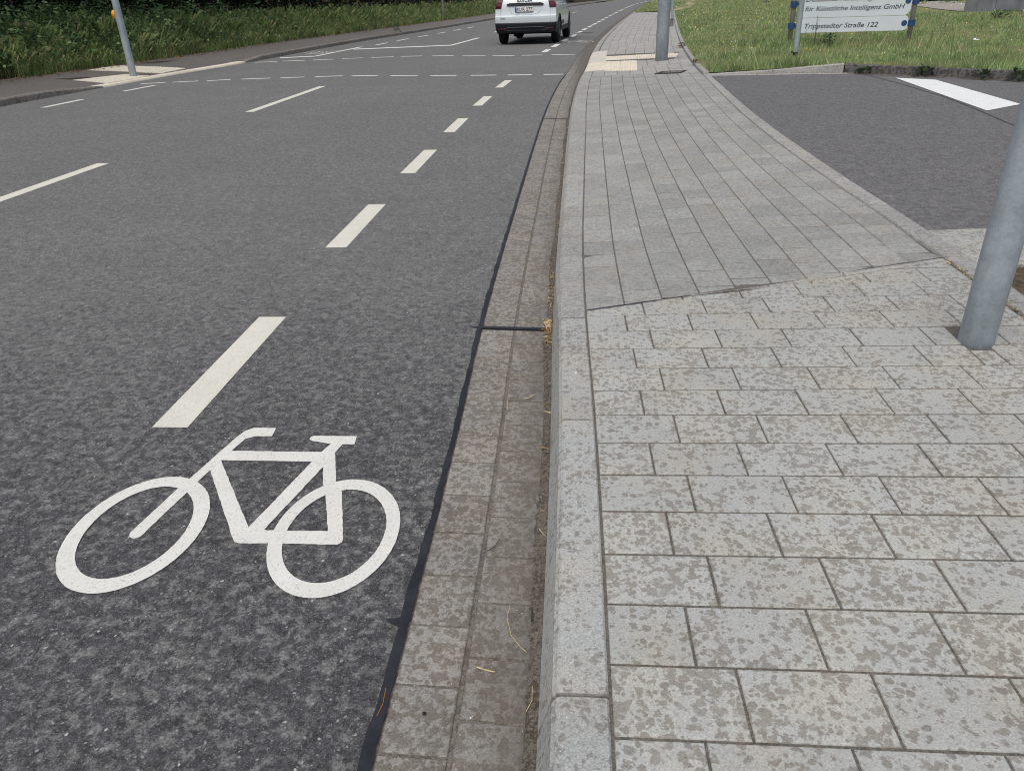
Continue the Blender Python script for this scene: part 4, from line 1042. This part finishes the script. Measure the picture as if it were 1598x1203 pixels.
p6 = pole_thing('slim_steel_post', (3.486, 13.94, .17), .042, 2.6, 'slim galvanised post on the lawn overlapping the left end of the white sign', 'post', M_galv)
mb = MB(); mb.lathe([(.043, .0), (.047, .0), (.047, .10), (.043, .10)], 20); mb.box((-.055, 0, .10), (.03, .03, .03), 0, 0, .004); mb.build('foot_clamp', M_black, p6)

# ------------------------------------------------------------------ company sign
sg = empty('company_sign', (4.086, 16.925, .18), math.atan2(-.261, 2.187)); tag(sg, 'white company sign board with dark lettering on two grey posts in the lawn', 'sign')
for xx in (0.0, 2.215):
    mb = MB(); mb.tube((xx, 0, -.3), (xx, 0, 1.75), .043, n=20); mb.build('post', M_postgrey, sg, smooth=True)
def rounded(x0, x1, z0, z1, r, corners):
    P = []
    for cx, cz, sx, sz, a0, on in ((x0, z0, 1, 1, math.pi, corners[0]), (x1, z0, -1, 1, 1.5*math.pi, corners[1]), (x1, z1, -1, -1, 0, corners[2]), (x0, z1, 1, -1, .5*math.pi, corners[3])):
        if not on: P.append((cx, cz)); continue
        for k in range(9): t = a0+k/8*math.pi/2; P.append((cx+sx*r+r*math.cos(t), cz+sz*r+r*math.sin(t)))
    return P
def panel(x0, x1, z0, z1, r, corners, name='panel'):
    mb = MB(); P = rounded(x0, x1, z0, z1, r, corners); n = len(P); i = 0
    mb.v = [(p[0], -.022, p[1]) for p in P]+[(p[0], .022, p[1]) for p in P]
    mb.f = [tuple(range(n)), tuple(range(2*n-1, n-1, -1))]+[(k, n+k, n+(k+1) % n, (k+1) % n) for k in range(n)]; mb.m = [0]*(n+2)
    return mb.build(name, M_panel, sg)
Z0 = .18
pa = panel(.10, 2.15, .68-Z0, 1.42-Z0, .12, (1, 1, 1, 1)); pa2 = panel(.10, 2.145, .412-Z0, .672-Z0, .075, (1, 1, 1, 1))
text_mesh('lettering', 'Deutsches Forschungszentrum', M_letter, pa, .122, .0015, .21, 1.735, (.205, -.0235, .962-Z0), bold=.0008)
text_mesh('lettering', 'f\u00fcr K\u00fcnstliche Intelligenz GmbH', M_letter, pa, .122, .0015, .21, 1.815, (.213, -.0235, .796-Z0), bold=.0008)
text_mesh('lettering', 'Trippstadter Stra\u00dfe 122', M_letter, pa2, .124, .0015, .21, 1.36, (.228, -.0235, .489-Z0), bold=.0008)
for xx, s in ((0, 1), (2.215, -1)):
    for zz in (.54, .925, 1.28):
        mb = MB(); mb.lathe([(.044, zz-.055-Z0), (.066, zz-.055-Z0), (.066, zz+.055-Z0), (.044, zz+.055-Z0)], 20, c=(xx, 0, 0))
        mb.box((xx+s*.075, 0, zz-Z0), (.08, .03, .045))
        mb.tube((xx+s*.135, -.026, zz-Z0), (xx+s*.135, .026, zz-Z0), .052, n=20); mb.build('clamp', M_blue, sg)

# ------------------------------------------------------------------ walls and forecourt far right
wr = math.atan2(-2.9, 1.75)
wl = empty('concrete_wall', (14.075, 32.568, .17), math.atan2(-.42, .908)); tag(wl, 'grey board-marked concrete wall at the top right beyond the lawn', 'wall')
mb = MB(); xk = 0
for k, w in enumerate((1.0, 1.05, 1.1, 1.05, 1.1, 1.0, 1.1, 1.1, 1.1, 1.1)):
    mb.box((xk+w/2, .12+.004*(k % 2), 1.3), (w-.014, .24, 2.9), 0, 0, .006); xk += w
mb.box((xk/2, .14, 1.25), (xk-.05, .18, 2.85), 0); mb.build('panels', M_wall, wl)
mb = MB(); mb.box((xk/2, .12, 2.80), (xk+.06, .32, .09), 0, 0, .01); mb.build('coping', M_palewall, wl)
mb = MB(); mb.box((2.82, -.012, 1.3), (.05, .024, 2.8)); mb.build('drain_pipe', M_wall, wl)
fc = MB(); A = Vector((14.075, 32.568)); e1 = Vector((.908, -.42)); e2 = Vector((-.42, -.908))
def W(u, v): p = A+e1*u+e2*v; return (p.x, p.y, .205)
fc.poly([W(.9, -.1), W(1.6, .5), W(2.6, 1.6), W(3.4, 3.4), W(4.2, 6.5), W(9, 10), W(14, 10), W(14, -.1)]); tag(fc.build('forecourt', M_drive), kind='structure')
mb = MB(); mb.poly([(14.05, 32.7, .20), (14.6, 36, .20), (16.5, 44.5, .20), (19.5, 50.5, .20), (21.0, 50.5, .20), (19, 44, .20), (16.8, 36, .20), (15.6, 32.4, .20)]); tag(mb.build('gravel_path', M_gravel), kind='structure')
lw = empty('low_wall', (17.8, 52.2, .18), R(-20)); tag(lw, 'pale low wall behind the gravel path at the top edge right of the sign', 'wall')
mb = MB(); mb.box((2.2, 0, .55), (6.4, .25, .55), 0, 0, .01); mb.build('wall_face', M_palewall, lw); mb = MB(); mb.box((2.2, 0, .865), (6.5, .32, .06), 0, 0, .01); mb.build('coping', M_palewall, lw)
mb = MB(); mb.box((2.2, 0.05, .1), (6.4, .2, .345)); mb.build('plinth', M_under, lw)
for k, (x, y) in enumerate(((17.4, 45.6), (18.6, 45.0), (19.7, 44.2))):
    weed('ivy_bush', (x, y, .18), 160, .35, .8, .14, ['leftmost dark low bush under the pale wall', 'middle dark low bush under the pale wall', 'dark low bush under the pale wall next to the concrete wall'][k], M_leaf, 'low bushes below the pale wall')

# ------------------------------------------------------------------ car (local: X right, Y forward, Z up; origin under the rear bumper)
car = empty('parked_car', (-1.715, 23.32, .006), R(-4.6)); car.name = 'white_car'
tag(car, 'white estate car with black bumper and dark red tail lights driving away on the road', 'car')
ZL = [.30, .40, .50, .565, .64, .70, .735, .755, .80, .90, 1.0, 1.08, 1.16, 1.30, 1.45, 1.56, 1.63]
ST = [0, .06, .18, .40, .48, .8, 1.2, 1.7, 2.2, 2.7, 3.05, 3.35, 3.6, 3.9, 4.2, 4.42, 4.54]
ZT = [1.60, 1.605, 1.612, 1.62, 1.625, 1.635, 1.64, 1.64, 1.635, 1.60, 1.48, 1.24, 1.06, 1.01, .95, .86, .78]
rearp = lin([(.30, .09), (.50, .02), (.565, .01), (.70, -.005), (.735, .0), (.755, .03), (.80, .045), (1.0, .055), (1.1, .075), (1.16, .11), (1.45, .30), (1.63, .46)])
frontp = lin([(.30, .10), (.5, .02), (.7, 0), (.78, .04)])
hwp = lin([(.30, .855), (.42, .880), (.7, .888), (.9, .883), (1.0, .868), (1.08, .845), (1.2, .80), (1.45, .70), (1.6, .645), (1.64, .63)])
NU = 16
US = [math.sin(k/NU*math.pi/2) if False else k/(NU/2)-1 for k in range(NU+1)]
def cp_(u, zi, si, off=0.0):
    """point of the car skin; zi may be fractional index into ZL, si a fractional station"""
    z = float(np.interp(zi, range(len(ZL)), ZL)); s = float(np.interp(si, range(len(ST)), ST)); zt = float(np.interp(si, range(len(ST)), ZT))
    zt0 = ZL[-1]
    zz = z if z < .70 else .70+(z-.70)*(zt-.70)/(zt0-.70)
    hw = hwp(z)*(1-.02*max(0, (1.2-s)/1.2)**2)
    if s > 3.4: hw *= 1-.13*((s-3.4)/1.14)**2
    top = max(0, (zi-(len(ZL)-2)))
    zz += .035*(1-u*u)*top
    # rear / front lean, fading along the first/last stations
    y = s
    if s < .6: y += rearp(z)*(1-s/.6)+.16*max(0, abs(u)-.35)**2.6*(1-s/.6)*1.3
    if s > 3.94: y -= (.16*abs(u)**2.5+frontp(min(z, .78)))*((s-3.94)/.6)
    return Vector((u*(hw+off), y, zz))
def car_hull():
    bm = bmesh.new(); cache = {}
    nz, ns = len(ZL), len(ST)
    def V(i, j, k):
        if (i, j, k) not in cache: cache[(i, j, k)] = bm.verts.new(cp_(US[i], j, k))
        return cache[(i, j, k)]
    def F(*q):
        try: bm.faces.new(q)
        except ValueError: pass
    for k in range(ns-1):
        for j in range(nz-1):
            F(V(0, j, k), V(0, j, k+1), V(0, j+1, k+1), V(0, j+1, k)); F(V(NU, j, k), V(NU, j+1, k), V(NU, j+1, k+1), V(NU, j, k+1))
        for i in range(NU):
            F(V(i, 0, k), V(i+1, 0, k), V(i+1, 0, k+1), V(i, 0, k+1)); F(V(i, nz-1, k), V(i, nz-1, k+1), V(i+1, nz-1, k+1), V(i+1, nz-1, k))
    for j in range(nz-1):
        for i in range(NU):
            F(V(i, j, 0), V(i, j+1, 0), V(i+1, j+1, 0), V(i+1, j, 0)); F(V(i, j, ns-1), V(i+1, j, ns-1), V(i+1, j+1, ns-1), V(i, j+1, ns-1))
    bmesh.ops.recalc_face_normals(bm, faces=bm.faces)
    me = bpy.data.meshes.new('body'); bm.to_mesh(me); bm.free(); me.materials.append(M_car); me.materials.append(M_under)
    o = bpy.data.objects.new('body', me); COL.objects.link(o); return o
body = car_hull()
AX = (.83, 3.72)
mb = MB()
for ya in AX:
    mb.lathe([(0, -1.1), (.375, -1.1), (.375, 1.1), (0, 1.1)], 40, 'x', (0, ya, .335))
cut = mb.build('cutter', [M_car, M_under], fixn=True)
bmd = body.modifiers.new('cut', 'BOOLEAN'); bmd.operation = 'DIFFERENCE'; bmd.object = cut; bmd.solver = 'EXACT'
bpy.context.view_layer.update(); dg = bpy.context.evaluated_depsgraph_get()
me2 = bpy.data.meshes.new_from_object(body.evaluated_get(dg)); body.modifiers.clear(); body.data = me2; me2.name = 'body'
bpy.data.objects.remove(cut)
for p in me2.polygons:
    p.use_smooth = True
    c = p.center
    if (c.z < .31) or (c.y < .5 and c.z < .46) or any(math.hypot(c.y-ya, c.z-.335) < .372 for ya in AX): p.material_index = min(1, len(me2.materials)-1)
try: me2.set_sharp_from_angle(angle=R(32))
except Exception: pass
body.parent = car
def patch(name, us, zi, si, off, mat, parent, thick=.012, label=None, face='rear'):
    """panel lying on the skin; face rear: us x zi on station 0; side: zi x si at u=+-1"""
    mb = MB(); rows = []
    for a in zi:
        if face == 'rear': rows.append([cp_(u, a, 0)+Vector((0, -off, 0)) for u in us])
        elif face == 'roof': rows.append([cp_(u, len(ZL)-1, a)+Vector((0, 0, off)) for u in us])
        else: rows.append([cp_(us, a, s)+Vector((off*us, 0, 0)) for s in si])
    mb.grid(rows)
    d = Vector((0, thick, 0)) if face == 'rear' else (Vector((0, 0, -thick)) if face == 'roof' else Vector((-thick*us, 0, 0)))
    for e in ([r[0] for r in rows], [r[-1] for r in rows], rows[0], rows[-1]):
        for p, q in zip(e[:-1], e[1:]): mb.quad(p, q, q+d, p+d)
    o = mb.build(name, mat, parent, smooth=False, fixn=True); return o
U = lambda a, c, n=9: list(np.linspace(a, c, n))
def zi_of(z): return float(np.interp(z, ZL, range(len(ZL))))
# bumper: wraps the rear and the corners
mb = MB(); rows = []
for z, out in ((.295, -.02), (.315, .0), (.36, .018), (.42, .022), (.47, .024), (.53, .026), (.56, .022), (.572, .004)):
    zi = zi_of(max(z, .30)); r = []
    for s in (6.0, 5.2, 4.2, 3.2, 2.2, 1.2, .5): p = cp_(-1, zi, min(s*.42, 2.9)); r.append(Vector((p.x-out*.6, p.y-(.0 if s > 1 else out*.5), z)))
    for u in U(-1, 1, 21): p = cp_(u, zi, 0); r.append(Vector((p.x*(1+out*.5), p.y-out, z)))
    for s in (.5, 1.2, 2.2, 3.2, 4.2, 5.2, 6.0): p = cp_(1, zi, min(s*.42, 2.9)); r.append(Vector((p.x+out*.6, p.y-(.0 if s > 1 else out*.5), z)))
    rows.append(r)
mb.grid(rows); bump = mb.build('rear_bumper', M_black, car, smooth=True)
mb = MB()  # raised moulding with slanted ends
for (u0, z0), (u1, z1) in (((-.74, .375), (-.60, .455)), ((-.60, .455), (.60, .455)), ((.60, .455), (.74, .375))):
    a, c = cp_(u0, zi_of(z0), 0), cp_(u1, zi_of(z1), 0)
    mb.tube((a.x, a.y-.024, z0), (c.x, c.y-.024, z1), .014, n=8)
a, c = cp_(-.66, zi_of(.37), 0), cp_(.66, zi_of(.37), 0); mb.tube((a.x, a.y-.022, .372), (c.x, c.y-.022, .372), .009, n=8); mb.build('bumper_moulding', simple('bumper_grey', (.035, .04, .048), .45, .4), bump)
for s in (-1, 1):
    mb = MB(); P = []
    for u in U(.66*s, .90*s, 5): p = cp_(u, zi_of(.42), 0); P.append((p.x, p.y-.029))
    mb.grid([[(x, y, .405) for x, y in P], [(x, y-.003, .42) for x, y in P], [(x, y, .438) for x, y in P]]); mb.build('reflector', M_redref, bump)
# tailgate seams, plate, garnish, lamps
for u in (-.815, .815):
    mb = MB(); rows = [[cp_(u-.0025, zi_of(z), 0)+Vector((0, -.0015, 0)), cp_(u+.0025, zi_of(z), 0)+Vector((0, -.0015, 0))] for z in np.linspace(.58, 1.05, 14)]; mb.grid(rows); mb.build('tailgate_seam', M_seam, body)
gar = MB(); rows = []
for z, w in ((.995, .50), (1.02, .53), (1.045, .52), (1.07, .44)):
    rows.append([(x, cp_(x/.86, zi_of(z), 0).y-.025, z) for x in np.linspace(-w, w, 13)])
gar.grid(rows); 
for e in (rows[0], rows[-1]):
    for p, q in zip(e[:-1], e[1:]): gar.quad(p, q, (q[0], q[1]+.05, q[2]), (p[0], p[1]+.05, p[2]))
gar.build('tailgate_garnish', M_black, car)
mb = MB(); rows = []      # dished recess lip below the plate
for t in np.linspace(math.pi, 2*math.pi, 21):
    x, z = .43*math.copysign(abs(math.cos(t))**.6, math.cos(t)), .93+.155*math.sin(t)
    rows.append([(x, cp_(x/.86, zi_of(z), 0).y-.012, z), (x*.965, cp_(x/.86, zi_of(z), 0).y-.002, z+.012)])
mb.grid(rows); mb.build('plate_recess', M_car, car)
pl = MB(); yb = cp_(0, zi_of(.9), 0).y-.02; px = -.03
pl.box((px, yb, .908), (.52, .012, .125), 0, 0, .004); plate = pl.build('number_plate', M_plate, car)
mb = MB(); mb.box((px-.235, yb-.0072, .908), (.048, .002, .118)); mb.build('country_strip', M_eublue, plate)
text_mesh('plate_lettering', 'KL', M_letter, plate, .125, .0012, 0, .105, (px-.198, yb-.0085, .866), bold=.001)
text_mesh('plate_lettering', 'R 277', M_letter, plate, .125, .0012, 0, .28, (px-.05, yb-.0085, .866), bold=.001)
mb = MB(); mb.tube((px-.078, yb-.0065, .925), (px-.078, yb-.0085, .925), .014, n=12); mb.tube((px-.078, yb-.0065, .888), (px-.078, yb-.0085, .888), .014, n=12); mb.build('plate_seals', M_grey_badge, plate)
mb = MB(); mb.box((px, yb-.001, .842), (.52, .012, .012)); mb.build('plate_holder', M_black, plate)
bt = text_mesh('badge_lettering', 'DACIA', M_letter, body, .085, .002, 0, .42, (-.22, cp_(0, zi_of(1.12), 0).y-.02, 1.098), (R(78), 0, 0), bold=.002)
mb = MB(); mb.box((-.21, cp_(0, zi_of(1.12), 0).y-.012, 1.125), (.06, .006, .05), 0); mb.build('sticker', M_amber, body)
text_mesh('model_lettering', 'JOGGER', M_grey_badge, body, .042, .0012, 0, .17, (-.68, cp_(-.7, zi_of(.66), 0).y-.006, .672), (R(88), 0, 0), bold=.001)
for s in (-1, 1):
    lamp = patch('tail_light', U(.80*s, 1.0*s, 5), [zi_of(z) for z in np.linspace(.945, 1.38, 9)], None, .012, M_redl, car)
    sd = patch('tail_light_side', s, [zi_of(z) for z in np.linspace(.96, 1.36, 8)], [0, .5, 1, 1.5, 2.0], .008, M_redl, lamp, face='side')
    patch('tail_light_lens', U(.84*s, .97*s, 4), [zi_of(1.035), zi_of(1.055)], None, .017, M_redlite, lamp)
# glass
patch('rear_window', U(-.74, .74, 13), [zi_of(z) for z in np.linspace(1.20, 1.54, 8)], None, .006, M_glass, car)
for s in (-1, 1):
    patch('side_window', s, [zi_of(z) for z in np.linspace(1.08, 1.50, 7)], [2.6, 3, 4, 5, 5.8], .004, M_glass, car, face='side')
    patch('side_window', s, [zi_of(z) for z in np.linspace(1.08, 1.52, 7)], [6, 6.5, 7, 7.4], .004, M_glass, car, face='side')
    patch('side_window', s, [zi_of(z) for z in np.linspace(1.08, 1.52, 7)], [7.6, 8, 8.5, 9, 9.5, 10], .004, M_glass, car, face='side')
    for si in (6.0, 7.5, 9.6):
        mb = MB(); rows = [[cp_(s, zi_of(z), si)+Vector((s*.0015, -.004, 0)), cp_(s, zi_of(z), si)+Vector((s*.0015, .004, 0))] for z in np.linspace(.46, 1.06, 10)]; mb.grid(rows); mb.build('door_seam', M_seam, body)
    for si in (6.35, 8.0):
        p = cp_(s, zi_of(.99), si); mb = MB(); mb.box((p.x+s*.018, p.y, p.z), (.022, .17, .03), 0, 0, .006); mb.build('door_handle', M_car, car)
    patch('sill_cladding', s, [zi_of(z) for z in (.30, .34, .39, .43)], list(np.linspace(5.9, 10.9, 12)), .012, M_black, car, face='side')
    patch('door_cladding', s, [zi_of(z) for z in (.47, .50, .54, .57)], [6.4, 6.8, 7.2, 7.6], .010, simple('cladding_grey', (.05, .055, .055), .5, .3), car, face='side')
    for ya in AX:
        mb = MB(); rows = []
        for t in np.linspace(-.12, math.pi+.12, 26):
            ring = []
            for rr, oo in ((.372, -.03), (.372, .012), (.385, .022), (.43, .016), (.44, -.004)):
                y, z = ya+rr*math.cos(t), .335+rr*math.sin(t); si = float(np.interp(y, ST, range(len(ST)))); q = cp_(s, zi_of(max(.30, min(z, 1.0))), si); ring.append((q.x+s*oo, y, z))
            rows.append(ring)
        mb.grid(rows); mb.build('wheel_arch', M_black, car, smooth=True)
        wh = empty('wheel', (s*.775, ya, .335)); wh.parent = car
        mb = MB(); mb.lathe([(.215, -.10), (.29, -.108), (.322, -.09), (.332, -.05), (.334, 0), (.332, .05), (.322, .09), (.29, .108), (.215, .10)], 48, 'x'); ty = mb.build('tyre', M_rubber, wh, smooth=True)
        mb = MB(); mb.lathe([(.0, .03*s), (.19, .03*s), (.205, .07*s), (.222, .10*s), (.222, .085*s), (.0, .02*s)], 40, 'x')
        for k in range(5):
            t = k*2*math.pi/5; mb.tube((.075*s, 0, 0), (.09*s, .205*math.cos(t), .205*math.sin(t)), .03, .022, 8)
        mb.lathe([(0, .10*s), (.045, .098*s), (.05, .08*s)], 20, 'x'); mb.build('rim', M_rim, wh, smooth=True)
    p = cp_(s, zi_of(1.08), 10.2); mb = MB(); mb.box((p.x+s*.14, p.y, 1.09), (.20, .10, .14), 0, 0, .03); mb.box((p.x+s*.03, p.y+.01, 1.06), (.08, .05, .05), 0, 0, .01); mr_ = mb.build('wing_mirror', M_black, car)
    mb = MB(); mb.tube((s*.56, .55, 1.66), (s*.56, 2.55, 1.67), .018, n=8); mb.build('roof_rail', M_black, car)
mb = MB(); mb.box((0, 2.2, .285), (1.5, 3.4, .05), 0, 0, .02); mb.box((-.28, .55, .25), (.26, .35, .10), 0, 0, .03); mb.tube((-.62, .83, .30), (.62, .83, .30), .04, n=10); mb.tube((-.62, 3.72, .30), (.62, 3.72, .30), .035, n=10); mb.build('underbody', M_under, car)
patch('windscreen', U(-.86, .86, 9), [9.25, 9.7, 10.1, 10.5, 10.9, 11.3, 11.7], None, .006, M_glass, car, face='roof')

# ------------------------------------------------------------------ light
w = bpy.data.worlds.new('World'); scene.world = w; w.use_nodes = True; nt = w.node_tree
sky = nt.nodes.new('ShaderNodeTexSky'); sky.sky_type = 'NISHITA'; sky.sun_disc = False
SUN_EL, SUN_AZ = R(62), R(200)      # azimuth clockwise from +Y
sky.sun_elevation = SUN_EL; sky.sun_rotation = SUN_AZ; sky.air_density = 1.0; sky.dust_density = 4.0; sky.ozone_density = .6
bg = nt.nodes['Background']; bg.inputs[1].default_value = .13; hs = nt.nodes.new('ShaderNodeHueSaturation'); hs.inputs['Saturation'].default_value = .62; nt.links.new(sky.outputs[0], hs.inputs['Color']); nt.links.new(hs.outputs[0], bg.inputs[0])
ld = bpy.data.lights.new('sun', 'SUN'); ld.energy = 1.4; ld.angle = R(60); ld.color = (1, .975, .94)
so = bpy.data.objects.new('sun', ld); COL.objects.link(so)
dv = Vector((math.sin(SUN_AZ)*math.cos(SUN_EL), math.cos(SUN_AZ)*math.cos(SUN_EL), math.sin(SUN_EL)))
so.rotation_euler = (-dv).to_track_quat('-Z', 'Y').to_euler(); so.location = (20, -10, 30)

# ------------------------------------------------------------------ camera
th, ro, ya = R(27.6), -.0368, .1055
f0 = Vector((-math.sin(ya), math.cos(ya), 0)); r0 = Vector((math.cos(ya), math.sin(ya), 0)); up = Vector((0, 0, 1))
fw = f0*math.cos(th)-up*math.sin(th); u_ = f0*math.sin(th)+up*math.cos(th)
rt = r0*math.cos(ro)+u_*math.sin(ro); u2 = -r0*math.sin(ro)+u_*math.cos(ro)
cd = bpy.data.cameras.new('camera'); cam = bpy.data.objects.new('camera', cd); COL.objects.link(cam)
mtx = Matrix((rt, u2, -fw)).transposed().to_4x4(); mtx.translation = (0, 0, 1.25); cam.matrix_world = mtx
cd.sensor_width = 36; cd.sensor_fit = 'HORIZONTAL'; cd.lens = 1160/1598*36; cd.clip_start = .05; cd.clip_end = 2000
scene.camera = cam
scene.render.filter_size = 1.0
try: scene.cycles.filter_width = 1.0
except Exception: pass
scene.view_settings.view_transform = 'Standard'; scene.view_settings.look = 'None'; scene.view_settings.exposure = 0.0; scene.view_settings.gamma = 1
